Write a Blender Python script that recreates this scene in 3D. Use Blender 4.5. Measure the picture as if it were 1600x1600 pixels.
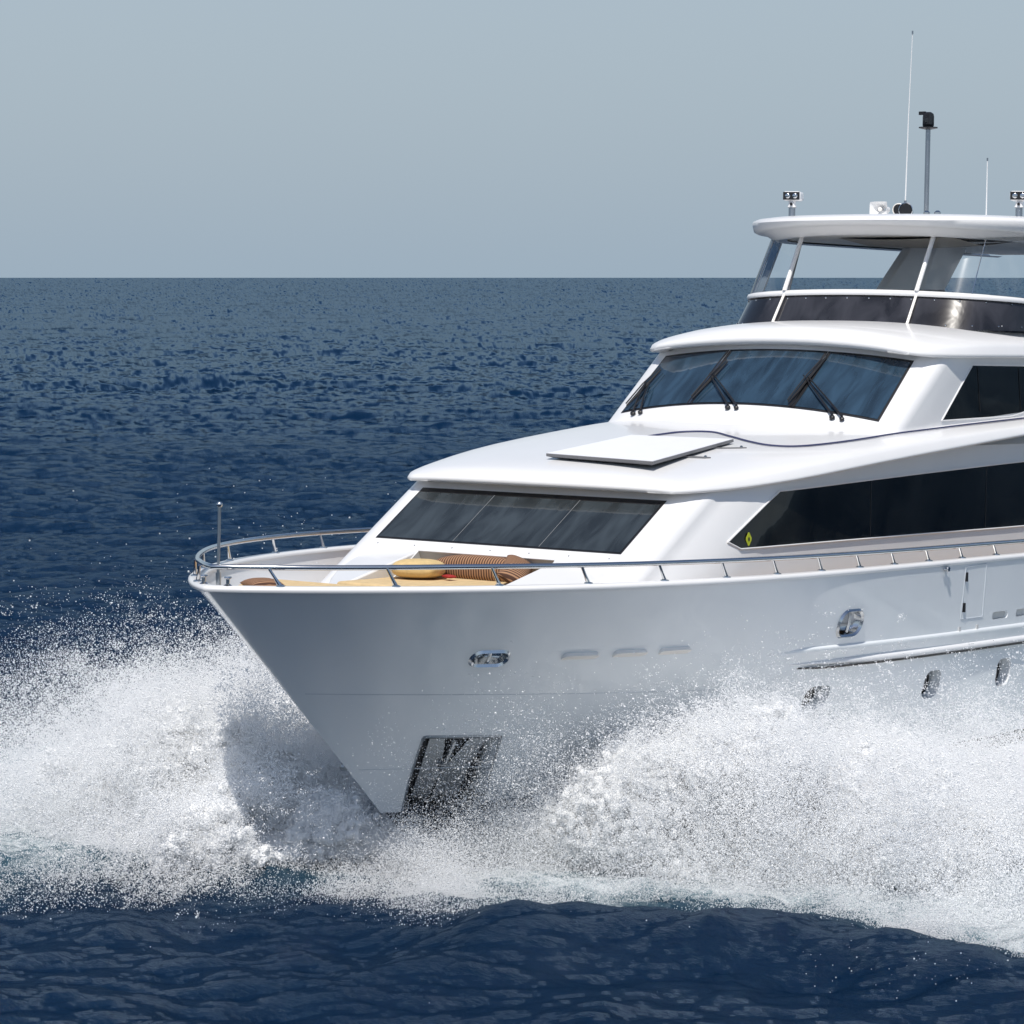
import bpy, bmesh, math, random
import numpy as np
from math import sin, cos, pi, sqrt, exp, radians, atan2
from mathutils import Vector, Matrix

for _o in list(bpy.data.objects):
    bpy.data.objects.remove(_o)
sc = bpy.context.scene
COL = sc.collection
random.seed(4)
RNG = np.random.default_rng(11)

# ------------------------------------------------------------------ camera
YAW = radians(38.0)
TRIM = radians(1.5)
PITCH = math.atan(367 / 4800)
CAM = Vector((-24.2279, -23.2219, 7.0))
fw = Vector((cos(YAW) * cos(PITCH), sin(YAW) * cos(PITCH), -sin(PITCH)))
rt = Vector((sin(YAW), -cos(YAW), 0))
up = rt.cross(fw)
cd = bpy.data.cameras.new('camera')
cam = bpy.data.objects.new('camera', cd)
COL.objects.link(cam)
cam.matrix_world = Matrix(((rt.x, up.x, -fw.x, CAM.x), (rt.y, up.y, -fw.y, CAM.y), (rt.z, up.z, -fw.z, CAM.z), (0, 0, 0, 1)))
cd.lens = 108
cd.sensor_width = 36
cd.clip_start = 0.5
cd.clip_end = 60000
sc.camera = cam

# ------------------------------------------------------------------ light
SUN_AZ = radians(26)
SUN_EL = radians(61)
sdir = Vector((-cos(SUN_AZ) * cos(SUN_EL), -sin(SUN_AZ) * cos(SUN_EL), sin(SUN_EL)))
w = bpy.data.worlds.new('World')
sc.world = w
w.use_nodes = True
nt = w.node_tree
bg = nt.nodes['Background']
sky = nt.nodes.new('ShaderNodeTexSky')
sky.sky_type = 'NISHITA'
sky.sun_disc = False
sky.sun_elevation = SUN_EL
sky.sun_rotation = atan2(sdir.x, sdir.y)
sky.air_density = 1.0
sky.dust_density = 1.0
sky.ozone_density = 1.0
# hazy summer air: the low sky is a flat pale grey-blue that gives way to the clear sky higher up
tcw = nt.nodes.new('ShaderNodeTexCoord')
sep = nt.nodes.new('ShaderNodeSeparateXYZ')
nt.links.new(tcw.outputs['Generated'], sep.inputs[0])
rmp = nt.nodes.new('ShaderNodeMapRange')
rmp.interpolation_type = 'SMOOTHSTEP'
rmp.inputs['From Min'].default_value = -0.05
rmp.inputs['From Max'].default_value = 0.38
rmp.inputs['To Min'].default_value = 1.0
rmp.inputs['To Max'].default_value = 0.0
nt.links.new(sep.outputs['Z'], rmp.inputs[0])
SKYS = 0.10
hz = nt.nodes.new('ShaderNodeValToRGB')
hz.color_ramp.elements[0].position = 0.0
hz.color_ramp.elements[0].color = (.340, .436, .530, 1)
hz.color_ramp.elements[1].position = 0.14
hz.color_ramp.elements[1].color = (.440, .510, .585, 1)
nt.links.new(sep.outputs['Z'], hz.inputs[0])
gain = nt.nodes.new('ShaderNodeVectorMath')
gain.operation = 'SCALE'
gain.inputs['Scale'].default_value = 1.0 / SKYS
nt.links.new(hz.outputs[0], gain.inputs[0])
mxw = nt.nodes.new('ShaderNodeMix')
mxw.data_type = 'RGBA'
nt.links.new(rmp.outputs[0], mxw.inputs[0])
nt.links.new(sky.outputs[0], mxw.inputs[6])
nt.links.new(gain.outputs[0], mxw.inputs[7])
nt.links.new(mxw.outputs[2], bg.inputs['Color'])
bg.inputs['Strength'].default_value = SKYS
sl = bpy.data.lights.new('sun', 'SUN')
sl.energy = 4.05
sl.angle = radians(0.55)
sl.color = (1.0, 0.955, 0.89)
so = bpy.data.objects.new('sun', sl)
COL.objects.link(so)
so.rotation_euler = (-sdir).to_track_quat('-Z', 'Y').to_euler()
sc.view_settings.view_transform = 'Standard'
sc.view_settings.look = 'None'
sc.view_settings.exposure = 0.0
sc.view_settings.gamma = 1.0
sc.render.engine = 'CYCLES'
sc.cycles.max_bounces = 12
sc.cycles.diffuse_bounces = 8
sc.cycles.glossy_bounces = 4
sc.cycles.transparent_max_bounces = 12
sc.cycles.use_denoising = True
sc.cycles.caustics_reflective = False
sc.cycles.caustics_refractive = False

# ------------------------------------------------------------------ materials
MATS = {}


def newmat(name):
    m = bpy.data.materials.new(name)
    m.use_nodes = True
    MATS[name] = m
    n = m.node_tree
    return m, n, n.nodes['Principled BSDF']


def noise_node(n, scale, detail=4, rough=.55, coord='Object', sc3=None, dist=0.0):
    tc = n.nodes.new('ShaderNodeTexCoord')
    nz = n.nodes.new('ShaderNodeTexNoise')
    nz.inputs['Scale'].default_value = scale
    nz.inputs['Detail'].default_value = detail
    nz.inputs['Roughness'].default_value = rough
    nz.inputs['Distortion'].default_value = dist
    if sc3:
        mp = n.nodes.new('ShaderNodeMapping')
        mp.inputs['Scale'].default_value = sc3
        n.links.new(tc.outputs[coord], mp.inputs[0])
        n.links.new(mp.outputs[0], nz.inputs['Vector'])
    else:
        n.links.new(tc.outputs[coord], nz.inputs['Vector'])
    return nz


def bump(n, p, src, strength, dist):
    b = n.nodes.new('ShaderNodeBump')
    b.inputs['Strength'].default_value = strength
    b.inputs['Distance'].default_value = dist
    n.links.new(src, b.inputs['Height'])
    n.links.new(b.outputs[0], p.inputs['Normal'])
    return b


def simple(name, col, rough=.4, metal=0.0, var=0.06, scale=3.0, coat=0.0, bstr=0.0, bdist=.002, sc3=None, ior=1.5):
    m, n, p = newmat(name)
    nz = noise_node(n, scale, sc3=sc3)
    cr = n.nodes.new('ShaderNodeValToRGB')
    cr.color_ramp.elements[0].position = .3
    cr.color_ramp.elements[1].position = .7
    cr.color_ramp.elements[0].color = (*[max(0, c * (1 - var)) for c in col], 1)
    cr.color_ramp.elements[1].color = (*[min(1, c * (1 + var)) for c in col], 1)
    n.links.new(nz.outputs['Fac'], cr.inputs[0])
    n.links.new(cr.outputs[0], p.inputs['Base Color'])
    p.inputs['Roughness'].default_value = rough
    p.inputs['Metallic'].default_value = metal
    p.inputs['IOR'].default_value = ior
    p.inputs['Coat Weight'].default_value = coat
    p.inputs['Coat Roughness'].default_value = .05
    if bstr:
        bump(n, p, nz.outputs['Fac'], bstr, bdist)
    return m


simple('hull_paint', (.80, .83, .845), .2, var=.015, scale=1.1, coat=.9, bstr=.35, bdist=.03)
simple('gelcoat', (.80, .80, .80), .28, var=.02, scale=1.3, coat=.35, bstr=.2, bdist=.01)
simple('gelcoat_grey', (.55, .555, .55), .4, var=.03)
simple('cream_vent', (.93, .89, .83), .4, var=.03)
simple('antifoul', (.012, .018, .03), .35, var=.3, scale=6)
simple('steel', (.62, .63, .64), .14, 1.0, var=.05)
simple('steel_dull', (.42, .44, .46), .35, 1.0, var=.1)
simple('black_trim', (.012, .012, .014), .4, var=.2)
simple('rubber', (.02, .02, .022), .6, var=.2)
simple('seam', (.52, .56, .60), .5)
simple('dish_white', (.88, .88, .89), .35, var=.01)
simple('dish_edge', (.16, .16, .17), .4, var=.05)
simple('tan_cushion', (.62, .46, .25), .85, var=.12, scale=9, bstr=.4, bdist=.02)
simple('yellow_cushion', (.60, .44, .21), .85, var=.12, scale=11, bstr=.5, bdist=.02)
simple('red_cloth', (.35, .02, .02), .8, var=.2)
simple('cable', (.03, .035, .10), .5)
simple('sticker', (.55, .62, .03), .5)
simple('divider_grey', (.22, .23, .24), .4)
simple('teak', (.38, .24, .12), .7, var=.2, scale=8, sc3=(1, 14, 1))
simple('headliner', (.80, .77, .72), .6, var=.05)
simple('blind_cloth', (.42, .38, .33), .8)
simple('port_recess', (.30, .32, .34), .5)
simple('dark_interior', (.02, .02, .022), .7)
simple('grey_plastic', (.12, .13, .14), .5)


def glass_mat(name, base, sc3, strength, dist, rough=.03, ior=1.6, var=(.4, 1.6), rot=0.0):
    """tinted window glass, slightly wavy, with streaks of reflection painted into its base colour"""
    m, n, p = newmat(name)
    tc = n.nodes.new('ShaderNodeTexCoord')
    mp = n.nodes.new('ShaderNodeMapping')
    mp.inputs['Scale'].default_value = sc3
    mp.inputs['Rotation'].default_value = (0, rot, 0)
    nz = n.nodes.new('ShaderNodeTexNoise')
    nz.inputs['Scale'].default_value = 1
    nz.inputs['Detail'].default_value = 3
    nz.inputs['Distortion'].default_value = .6
    n.links.new(tc.outputs['Object'], mp.inputs[0])
    n.links.new(mp.outputs[0], nz.inputs['Vector'])
    cr = n.nodes.new('ShaderNodeValToRGB')  # mirrored streaks painted as lighter and darker glass
    cr.color_ramp.elements[0].position = .35
    cr.color_ramp.elements[1].position = .68
    cr.color_ramp.elements[0].color = (*[c * var[0] for c in base], 1)
    cr.color_ramp.elements[1].color = (*[c * var[1] for c in base], 1)
    n.links.new(nz.outputs['Fac'], cr.inputs[0])
    n.links.new(cr.outputs[0], p.inputs['Base Color'])
    p.inputs['Roughness'].default_value = rough
    p.inputs['IOR'].default_value = ior
    bump(n, p, nz.outputs['Fac'], strength, dist)
    return m


glass_mat('glass_front', (.032, .040, .046), (1.2, 4.0, 1.2), .10, .03, ior=1.5, rot=.7, var=(.6, 1.45))
glass_mat('glass_pilot', (.020, .042, .068), (1.2, 5.0, 1.2), .14, .02, ior=1.8, rot=.7, var=(.6, 1.5))
glass_mat('glass_side', (.012, .013, .012), (1.2, 1.2, .8), .4, .03, ior=1.45)
glass_mat('glass_fly', (.03, .03, .035), (2.2, 2.2, 1.0), .35, .02, ior=1.6, rough=.13)
glass_mat('glass_port', (.01, .012, .015), (3, 3, 3), .3, .01)

m, n, p = newmat('clear_glass')
out = n.nodes['Material Output']
tr = n.nodes.new('ShaderNodeBsdfTransparent')
tr.inputs[0].default_value = (.93, .96, .97, 1)
gl = n.nodes.new('ShaderNodeBsdfGlossy')
gl.inputs['Roughness'].default_value = .06
df = n.nodes.new('ShaderNodeBsdfDiffuse')
df.inputs[0].default_value = (.7, .75, .78, 1)
fr = n.nodes.new('ShaderNodeFresnel')
fr.inputs[0].default_value = 1.45
nz = noise_node(n, 3, 3, sc3=(1, 1, .4))
mr = n.nodes.new('ShaderNodeMapRange')
mr.inputs['From Min'].default_value = .45
mr.inputs['From Max'].default_value = .75
mr.inputs['To Max'].default_value = .22
n.links.new(nz.outputs['Fac'], mr.inputs[0])
m1 = n.nodes.new('ShaderNodeMixShader')
m2 = n.nodes.new('ShaderNodeMixShader')
n.links.new(fr.outputs[0], m1.inputs[0])
n.links.new(tr.outputs[0], m1.inputs[1])
n.links.new(gl.outputs[0], m1.inputs[2])
mr.inputs['To Max'].default_value = .09
n.links.new(mr.outputs[0], m2.inputs[0])
n.links.new(m1.outputs[0], m2.inputs[1])
n.links.new(df.outputs[0], m2.inputs[2])
n.links.new(m2.outputs[0], out.inputs['Surface'])

# striped cushion cloth: brown with tan stripes across its length (object X)
m, n, p = newmat('striped_cloth')
tc = n.nodes.new('ShaderNodeTexCoord')
wv = n.nodes.new('ShaderNodeTexWave')
wv.wave_type = 'BANDS'
wv.bands_direction = 'X'
wv.inputs['Scale'].default_value = 8.0
wv.inputs['Distortion'].default_value = .8
wv.inputs['Detail Scale'].default_value = .6
cr = n.nodes.new('ShaderNodeValToRGB')
cr.color_ramp.interpolation = 'EASE'
cr.color_ramp.elements[0].position = .35
cr.color_ramp.elements[1].position = .6
cr.color_ramp.elements[0].color = (.07, .030, .018, 1)
cr.color_ramp.elements[1].color = (.36, .20, .11, 1)
n.links.new(tc.outputs['Object'], wv.inputs['Vector'])
n.links.new(wv.outputs['Fac'], cr.inputs[0])
n.links.new(cr.outputs[0], p.inputs['Base Color'])
p.inputs['Roughness'].default_value = .85
bump(n, p, wv.outputs['Fac'], .3, .01)

# sea water
m, n, p = newmat('sea_water')
at = n.nodes.new('ShaderNodeAttribute')
at.attribute_name = 'wave_normal'
fa = n.nodes.new('ShaderNodeAttribute')
fa.attribute_name = 'foam'
n1 = noise_node(n, 8.0, 7, .68, sc3=(1.5, .55, 1))
n1.inputs['Vector'].links[0].from_node.inputs['Rotation'].default_value = (0, 0, -YAW)
b1 = n.nodes.new('ShaderNodeBump')
b1.inputs['Strength'].default_value = .9
b1.inputs['Distance'].default_value = .075
n.links.new(n1.outputs['Fac'], b1.inputs['Height'])
n.links.new(at.outputs['Vector'], b1.inputs['Normal'])
rp_ = n.nodes.new('ShaderNodeAttribute')
rp_.attribute_name = 'ripple'
n.links.new(rp_.outputs['Fac'], b1.inputs['Strength'])
n2 = noise_node(n, 4.5, 10, .78, dist=.8)
ad = n.nodes.new('ShaderNodeMath')
ad.operation = 'ADD'
n.links.new(fa.outputs['Fac'], ad.inputs[0])
n.links.new(n2.outputs['Fac'], ad.inputs[1])
mr = n.nodes.new('ShaderNodeMapRange')
mr.interpolation_type = 'SMOOTHSTEP'
mr.inputs['From Min'].default_value = .78
mr.inputs['From Max'].default_value = 1.12
n.links.new(ad.outputs[0], mr.inputs[0])
ta = n.nodes.new('ShaderNodeMapRange')
ta.interpolation_type = 'SMOOTHSTEP'
ta.inputs['From Min'].default_value = .1
ta.inputs['From Max'].default_value = .9
n.links.new(fa.outputs['Fac'], ta.inputs[0])
cm = n.nodes.new('ShaderNodeMix')
cm.data_type = 'RGBA'
cm.inputs[6].default_value = (.0014, .0135, .040, 1)
cm.inputs[7].default_value = (.08, .22, .26, 1)
n.links.new(ta.outputs[0], cm.inputs[0])
c2 = n.nodes.new('ShaderNodeMix')
c2.data_type = 'RGBA'
c2.inputs[7].default_value = (.60, .64, .66, 1)
n.links.new(cm.outputs[2], c2.inputs[6])
n.links.new(mr.outputs[0], c2.inputs[0])
n.links.new(c2.outputs[2], p.inputs['Base Color'])
rr = n.nodes.new('ShaderNodeMapRange')
rr.inputs['To Min'].default_value = .10
rr.inputs['To Max'].default_value = .8
n.links.new(mr.outputs[0], rr.inputs[0])
n.links.new(rr.outputs[0], p.inputs['Roughness'])
p.inputs['IOR'].default_value = 1.333
p.inputs['Specular IOR Level'].default_value = 0.0
n.links.new(b1.outputs[0], p.inputs['Normal'])
# sky reflection; small waves hide one another, so its share levels off well below 1 towards the horizon
gw = n.nodes.new('ShaderNodeBsdfGlossy')
gw.inputs['Roughness'].default_value = .08
gw.inputs['Color'].default_value = (.74, .9, 1.0, 1)
n.links.new(b1.outputs[0], gw.inputs['Normal'])
fw_ = n.nodes.new('ShaderNodeFresnel')
fw_.inputs['IOR'].default_value = 1.333
n.links.new(b1.outputs[0], fw_.inputs['Normal'])
m_a = n.nodes.new('ShaderNodeMath')
m_a.operation = 'ADD'
m_a.inputs[1].default_value = .60
n.links.new(fw_.outputs[0], m_a.inputs[0])
m_b = n.nodes.new('ShaderNodeMath')
m_b.operation = 'DIVIDE'
n.links.new(fw_.outputs[0], m_b.inputs[0])
n.links.new(m_a.outputs[0], m_b.inputs[1])
mn = n.nodes.new('ShaderNodeMath')
mn.operation = 'MULTIPLY'
mn.inputs[1].default_value = .60
n.links.new(m_b.outputs[0], mn.inputs[0])
iv = n.nodes.new('ShaderNodeMath')
iv.operation = 'SUBTRACT'
iv.inputs[0].default_value = 1.0
n.links.new(mr.outputs[0], iv.inputs[1])
ml = n.nodes.new('ShaderNodeMath')
ml.operation = 'MULTIPLY'
n.links.new(mn.outputs[0], ml.inputs[0])
n.links.new(iv.outputs[0], ml.inputs[1])
mw = n.nodes.new('ShaderNodeMixShader')
n.links.new(ml.outputs[0], mw.inputs[0])
n.links.new(p.outputs[0], mw.inputs[1])
n.links.new(gw.outputs[0], mw.inputs[2])
n.links.new(mw.outputs[0], n.nodes['Material Output'].inputs['Surface'])

# spray droplets
for nm, colr, tmix in (('spray_drops', (.975, .98, .985), .32), ('mist_drops', (.97, .975, .98), .45)):
    m, n, p = newmat(nm)
    out = n.nodes['Material Output']
    df = n.nodes.new('ShaderNodeBsdfDiffuse')
    tl = n.nodes.new('ShaderNodeBsdfTranslucent')
    nz = noise_node(n, 2.0, 3)
    cr = n.nodes.new('ShaderNodeValToRGB')
    cr.color_ramp.elements[0].color = (*[c * .96 for c in colr], 1)
    cr.color_ramp.elements[1].color = (*colr, 1)
    n.links.new(nz.outputs['Fac'], cr.inputs[0])
    n.links.new(cr.outputs[0], df.inputs[0])
    n.links.new(cr.outputs[0], tl.inputs[0])
    mx = n.nodes.new('ShaderNodeMixShader')
    mx.inputs[0].default_value = tmix
    n.links.new(df.outputs[0], mx.inputs[1])
    n.links.new(tl.outputs[0], mx.inputs[2])
    n.links.new(mx.outputs[0], out.inputs['Surface'])

m, n, p = newmat('foam_body')
nz = noise_node(n, 14, 8, .7)
cr = n.nodes.new('ShaderNodeValToRGB')
cr.color_ramp.elements[0].color = (.92, .94, .95, 1)
cr.color_ramp.elements[1].color = (.98, .98, .98, 1)
n.links.new(nz.outputs['Fac'], cr.inputs[0])
n.links.new(cr.outputs[0], p.inputs['Base Color'])
p.inputs['Roughness'].default_value = .6
bump(n, p, nz.outputs['Fac'], 1.0, .05)

# ------------------------------------------------------------------ mesh helpers
RY = Matrix.Rotation(TRIM, 4, 'Y')


class MB:
    def __init__(s):
        s.v = []
        s.f = []

    def add(s, vs, fs):
        k = len(s.v)
        s.v += [tuple(v) for v in vs]
        s.f += [tuple(i + k for i in f) for f in fs]
        return s

    def grid(s, P, nu, nv, flip=False, closeu=False):
        """P[i*nv+j]"""
        k = len(s.v)
        s.v += [tuple(v) for v in P]
        for i in range(nu if closeu else nu - 1):
            for j in range(nv - 1):
                a = k + i * nv + j
                b = k + ((i + 1) % nu) * nv + j
                q = (a, b, b + 1, a + 1)
                s.f.append(q[::-1] if flip else q)
        return s

    def box(s, c, d, rot=None):
        x, y, z = [e / 2 for e in d]
        vs = [Vector((a * x, b * y, e * z)) for a in (-1, 1) for b in (-1, 1) for e in (-1, 1)]
        if rot is not None:
            vs = [rot @ v for v in vs]
        vs = [v + Vector(c) for v in vs]
        return s.add(vs, [(0, 1, 3, 2), (4, 6, 7, 5), (0, 4, 5, 1), (2, 3, 7, 6), (0, 2, 6, 4), (1, 5, 7, 3)])

    def tube(s, pts, r, seg=10, cap=True):
        pts = [Vector(p) for p in pts]
        rs = r if isinstance(r, (list, tuple)) else [r] * len(pts)
        prev = None
        k0 = len(s.v)
        for i, p in enumerate(pts):
            t = (pts[min(i + 1, len(pts) - 1)] - pts[max(i - 1, 0)]).normalized()
            if prev is None:
                a = Vector((0, 0, 1)) if abs(t.z) < .9 else Vector((1, 0, 0))
                u = t.cross(a).normalized()
            else:
                u = (prev - t * prev.dot(t)).normalized()
            prev = u
            vv = t.cross(u)
            for j in range(seg):
                an = 2 * pi * j / seg
                s.v.append(tuple(p + (u * cos(an) + vv * sin(an)) * rs[i]))
        for i in range(len(pts) - 1):
            for j in range(seg):
                a = k0 + i * seg + j
                b = k0 + i * seg + (j + 1) % seg
                s.f.append((a, b, b + seg, a + seg))
        if cap:
            s.f.append(tuple(k0 + j for j in range(seg))[::-1])
            s.f.append(tuple(k0 + (len(pts) - 1) * seg + j for j in range(seg)))
        return s

    def lathe(s, base, axis, prof, seg=20):
        """prof: list of (radius, height along axis)"""
        base = Vector(base)
        t = Vector(axis).normalized()
        a = Vector((0, 0, 1)) if abs(t.z) < .9 else Vector((1, 0, 0))
        u = t.cross(a).normalized()
        vv = t.cross(u)
        k0 = len(s.v)
        for r, h in prof:
            for j in range(seg):
                an = 2 * pi * j / seg
                s.v.append(tuple(base + t * h + (u * cos(an) + vv * sin(an)) * r))
        for i in range(len(prof) - 1):
            for j in range(seg):
                a_ = k0 + i * seg + j
                b_ = k0 + i * seg + (j + 1) % seg
                s.f.append((a_, b_, b_ + seg, a_ + seg))
        s.f.append(tuple(k0 + j for j in range(seg))[::-1])
        s.f.append(tuple(k0 + (len(prof) - 1) * seg + j for j in range(seg)))
        return s

    def prism(s, poly, d):
        """poly of 3-D points extruded by the vector d"""
        n_ = len(poly)
        vs = [Vector(p) for p in poly] + [Vector(p) + Vector(d) for p in poly]
        fs = [tuple(range(n_))[::-1], tuple(range(n_, 2 * n_))]
        for i in range(n_):
            j = (i + 1) % n_
            fs.append((i, j, j + n_, i + n_))
        return s.add(vs, fs)

    def build(s, name, mat, parent=None, smooth=40, base=None, bevel=0, recalc=True):
        me = bpy.data.meshes.new(name)
        vs = s.v
        if base is not None:
            vs = [(a - base[0], b - base[1], c - base[2]) for a, b, c in vs]
        me.from_pydata(vs, [], s.f)
        bm = bmesh.new()
        bm.from_mesh(me)
        bmesh.ops.remove_doubles(bm, verts=bm.verts, dist=1e-5)
        if recalc:
            bmesh.ops.recalc_face_normals(bm, faces=bm.faces)
        bm.to_mesh(me)
        bm.free()
        for pl in me.polygons:
            pl.use_smooth = smooth > 0
        if smooth > 0 and smooth < 180:
            me.set_sharp_from_angle(angle=radians(smooth))
        me.materials.append(MATS[mat])
        o = bpy.data.objects.new(name, me)
        COL.objects.link(o)
        if parent is not None:
            o.parent = parent
        if bevel:
            bv = o.modifiers.new('bevel', 'BEVEL')
            bv.width = bevel
            bv.segments = 3
            bv.limit_method = 'ANGLE'
        return o


def tag(o, label=None, cat=None, group=None, kind=None):
    if label: o['label'] = label
    if cat: o['category'] = cat
    if group: o['group'] = group
    if kind: o['kind'] = kind
    return o


def thing(name, base, label, cat, group=None):
    """an Empty riding on the trimmed boat at a point given in the boat's own coordinates"""
    o = bpy.data.objects.new(name, None)
    o.empty_display_size = .2
    COL.objects.link(o)
    o.location = RY @ Vector(base)
    o.rotation_euler = (0, TRIM, 0)
    return tag(o, label, cat, group)


def lerp(a, b, t):
    return a + (b - a) * t


def interp(x, tab):
    xs = [a for a, b in tab]
    ys = [b for a, b in tab]
    return float(np.interp(x, xs, ys))


def smooth_tab(tab):
    """cubic (Catmull-Rom) interpolation through a table"""
    xs = np.array([a for a, b in tab], float)
    ys = np.array([b for a, b in tab], float)
    m_ = np.gradient(ys, xs)

    def f(x):
        x = min(max(x, xs[0]), xs[-1])
        i = int(min(max(np.searchsorted(xs, x) - 1, 0), len(xs) - 2))
        h = xs[i + 1] - xs[i]
        t = (x - xs[i]) / h
        return float((2 * t**3 - 3 * t**2 + 1) * ys[i] + (t**3 - 2 * t**2 + t) * h * m_[i] + (-2 * t**3 + 3 * t**2) * ys[i + 1] + (t**3 - t**2) * h * m_[i + 1])
    return f


# ================================================================== THE YACHT
yacht = thing('motor_yacht', (0, 0, 0), 'large white motor yacht with dark tinted windows driving its bow through spray', 'yacht')
XT = 26.0       # transom
ZS = 3.62       # sheer


def hb(x, z):
    """half breadth of the hull"""
    s = min(max((ZS - z) / ZS, 0), 1.1)
    xs = 1.07 * (ZS - z) - .05
    B = 3.45 - .25 * s
    L = 9 + 4 * s
    p_ = 3 - .8 * s
    q_ = .9 + .15 * s
    t = min(max((x - xs) / L, 0), 1)
    return B * (1 - (1 - t) ** p_) ** q_ + .1 * sqrt(t / .05) * exp(-t / .08) * (1 - s) * (1 if s < 1 else 0)


def xstem(z):
    return 1.07 * (ZS - z) - .05


def zaf(x):          # top of the antifouling
    return interp(x, [(2.5, .86), (3.2, .86), (12, 1.27), (26, 1.6)])


def hpt(x, z, off=0.0, side=-1):
    """a point on the hull side, pushed out by off"""
    y = hb(x, z)
    e = .02
    dyx = (hb(x + e, z) - hb(x - e, z)) / (2 * e)
    dyz = (hb(x, z + e) - hb(x, z - e)) / (2 * e)
    nn = Vector((-dyx, 1, -dyz)).normalized()
    return Vector((x + nn.x * off, side * (y + nn.y * off), z + nn.z * off))


def hframe(x, z):
    """point, outward normal, tangent aft, tangent up on the port side"""
    p0 = hpt(x, z)
    a = (hpt(x + .05, z) - hpt(x - .05, z)).normalized()
    u_ = (hpt(x, z + .05) - hpt(x, z - .05)).normalized()
    nn = u_.cross(a).normalized()
    if nn.y > 0: nn = -nn
    return p0, nn, a, nn.cross(a).normalized() * (1 if nn.cross(a).z > 0 else -1)


# ---- hull, built closed so that the openings can be cut out of it
NC, NR = 150, 34
tj = [(j / (NC - 1)) ** 1.9 for j in range(NC)]
hv = []
hf = []
rows = []
for side in (-1, 1):
    rr_ = []
    for k in range(NR):
        r_ = []
        for j in range(NC):
            # level between antifouling line and sheer
            q = k / (NR - 1)
            z0 = lerp(.80, ZS, q)
            x = lerp(xstem(z0), XT, tj[j])
            z = lerp(zaf(x) - .06, ZS, q)
            x = lerp(xstem(z), XT, tj[j])
            y = 0 if j == 0 else hb(x, z)
            r_.append(len(hv))
            hv.append((x, side * y, z))
        rr_.append(r_)
    rows.append(rr_)
for si in (0, 1):
    R_ = rows[si]
    for k in range(NR - 1):
        for j in range(NC - 1):
            q = (R_[k][j], R_[k][j + 1], R_[k + 1][j + 1], R_[k + 1][j])
            hf.append(q if si == 0 else q[::-1])
P_, S_ = rows
for k in (0, NR - 1):
    for j in range(NC - 1):
        q = (P_[k][j], P_[k][j + 1], S_[k][j + 1], S_[k][j])
        hf.append(q)
for k in range(NR - 1):
    hf.append((P_[k][-1], S_[k][-1], S_[k + 1][-1], P_[k + 1][-1]))
hull = MB().add(hv, hf).build('hull', 'hull_paint', yacht, smooth=0)


def rrect(w_, h_, r_, n_=6, shear=0.0, taper=0.0):
    pts = []
    for cx, cy, a0 in ((w_ / 2 - r_, h_ / 2 - r_, 0), (-w_ / 2 + r_, h_ / 2 - r_, 90), (-w_ / 2 + r_, -h_ / 2 + r_, 180), (w_ / 2 - r_, -h_ / 2 + r_, 270)):
        for i in range(n_ + 1):
            a = radians(a0 + 90 * i / n_)
            x, y = cx + r_ * cos(a), cy + r_ * sin(a)
            pts.append((x + shear * y, y))
    return pts


def on_hull(poly, x, z, off):
    """2-D outline (aft, up) laid on the port side around (x,z), following its curve"""
    p0, nn, a, u_ = hframe(x, z)
    res = []
    for px_, py_ in poly:
        zz = z + py_ * u_.z
        xx = x + px_ * a.x + py_ * u_.x
        res.append(hpt(xx, zz, off))
    return res


cutter = MB()
PORTS = [(7.73, 2.02, .44, .33), (10.03, 2.03, .37, .37), (11.80, 2.06, .37, .37), (14.2, 2.08, .37, .37), (16.6, 2.1, .37, .37)]
VENTS = [(3.86, 2.755, .42, .09), (4.46, 2.765, .42, .09), (5.05, 2.77, .42, .09)]
AVENTS = [(11.58, 2.84, .42, .10), (12.22, 2.84, .42, .10), (12.86, 2.85, .42, .10)]
HAWSE = [(2.87, 2.755, .42, .20, .095), (7.91, 2.955, .44, .30, .12)]


def cut(poly, x, z, depth, off=.06):
    _, nn, a, u_ = hframe(x, z)
    o_ = on_hull(poly, x, z, off)
    cutter.prism(o_, -nn * (depth + off))


for x, z, w_, h_ in PORTS: cut(rrect(w_, h_, .12, shear=.08), x, z, .16)
for x, z, w_, h_ in AVENTS: cut(rrect(w_, h_, .045), x, z, .06)
for x, z, w_, h_, r_ in HAWSE: cut(rrect(w_, h_, r_, shear=.15), x, z, .14)
# anchor pocket: quadrilateral on the flare
POCK = [(2.86, 1.77), (3.68, 1.75), (3.98, 1.0), (3.93, .7), (3.22, .7), (3.12, 1.0)]


def pocket(sc_, off):
    cx = sum(p_[0] for p_ in POCK) / 6
    cz = sum(p_[1] for p_ in POCK) / 6
    pts = []
    N_ = len(POCK)
    for i in range(N_):
        a = Vector(POCK[i]); b = Vector(POCK[(i + 1) % N_]); c = Vector(POCK[i - 1])
        for t in (0, .5, 1):
            p1 = a + (c - a).normalized() * .04
            p2 = a + (b - a).normalized() * .04
            q = p1.lerp(a, .5).lerp(a.lerp(p2, .5), t) if t == .5 else (p1 if t == 0 else p2)
            pts.append(q)
        for t in (.25, .5, .75):
            pts.append((a.lerp(b, t)))
    return [hpt(cx + (q.x - cx) * sc_, cz + (q.y - cz) * sc_, off) for q in pts]


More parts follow.
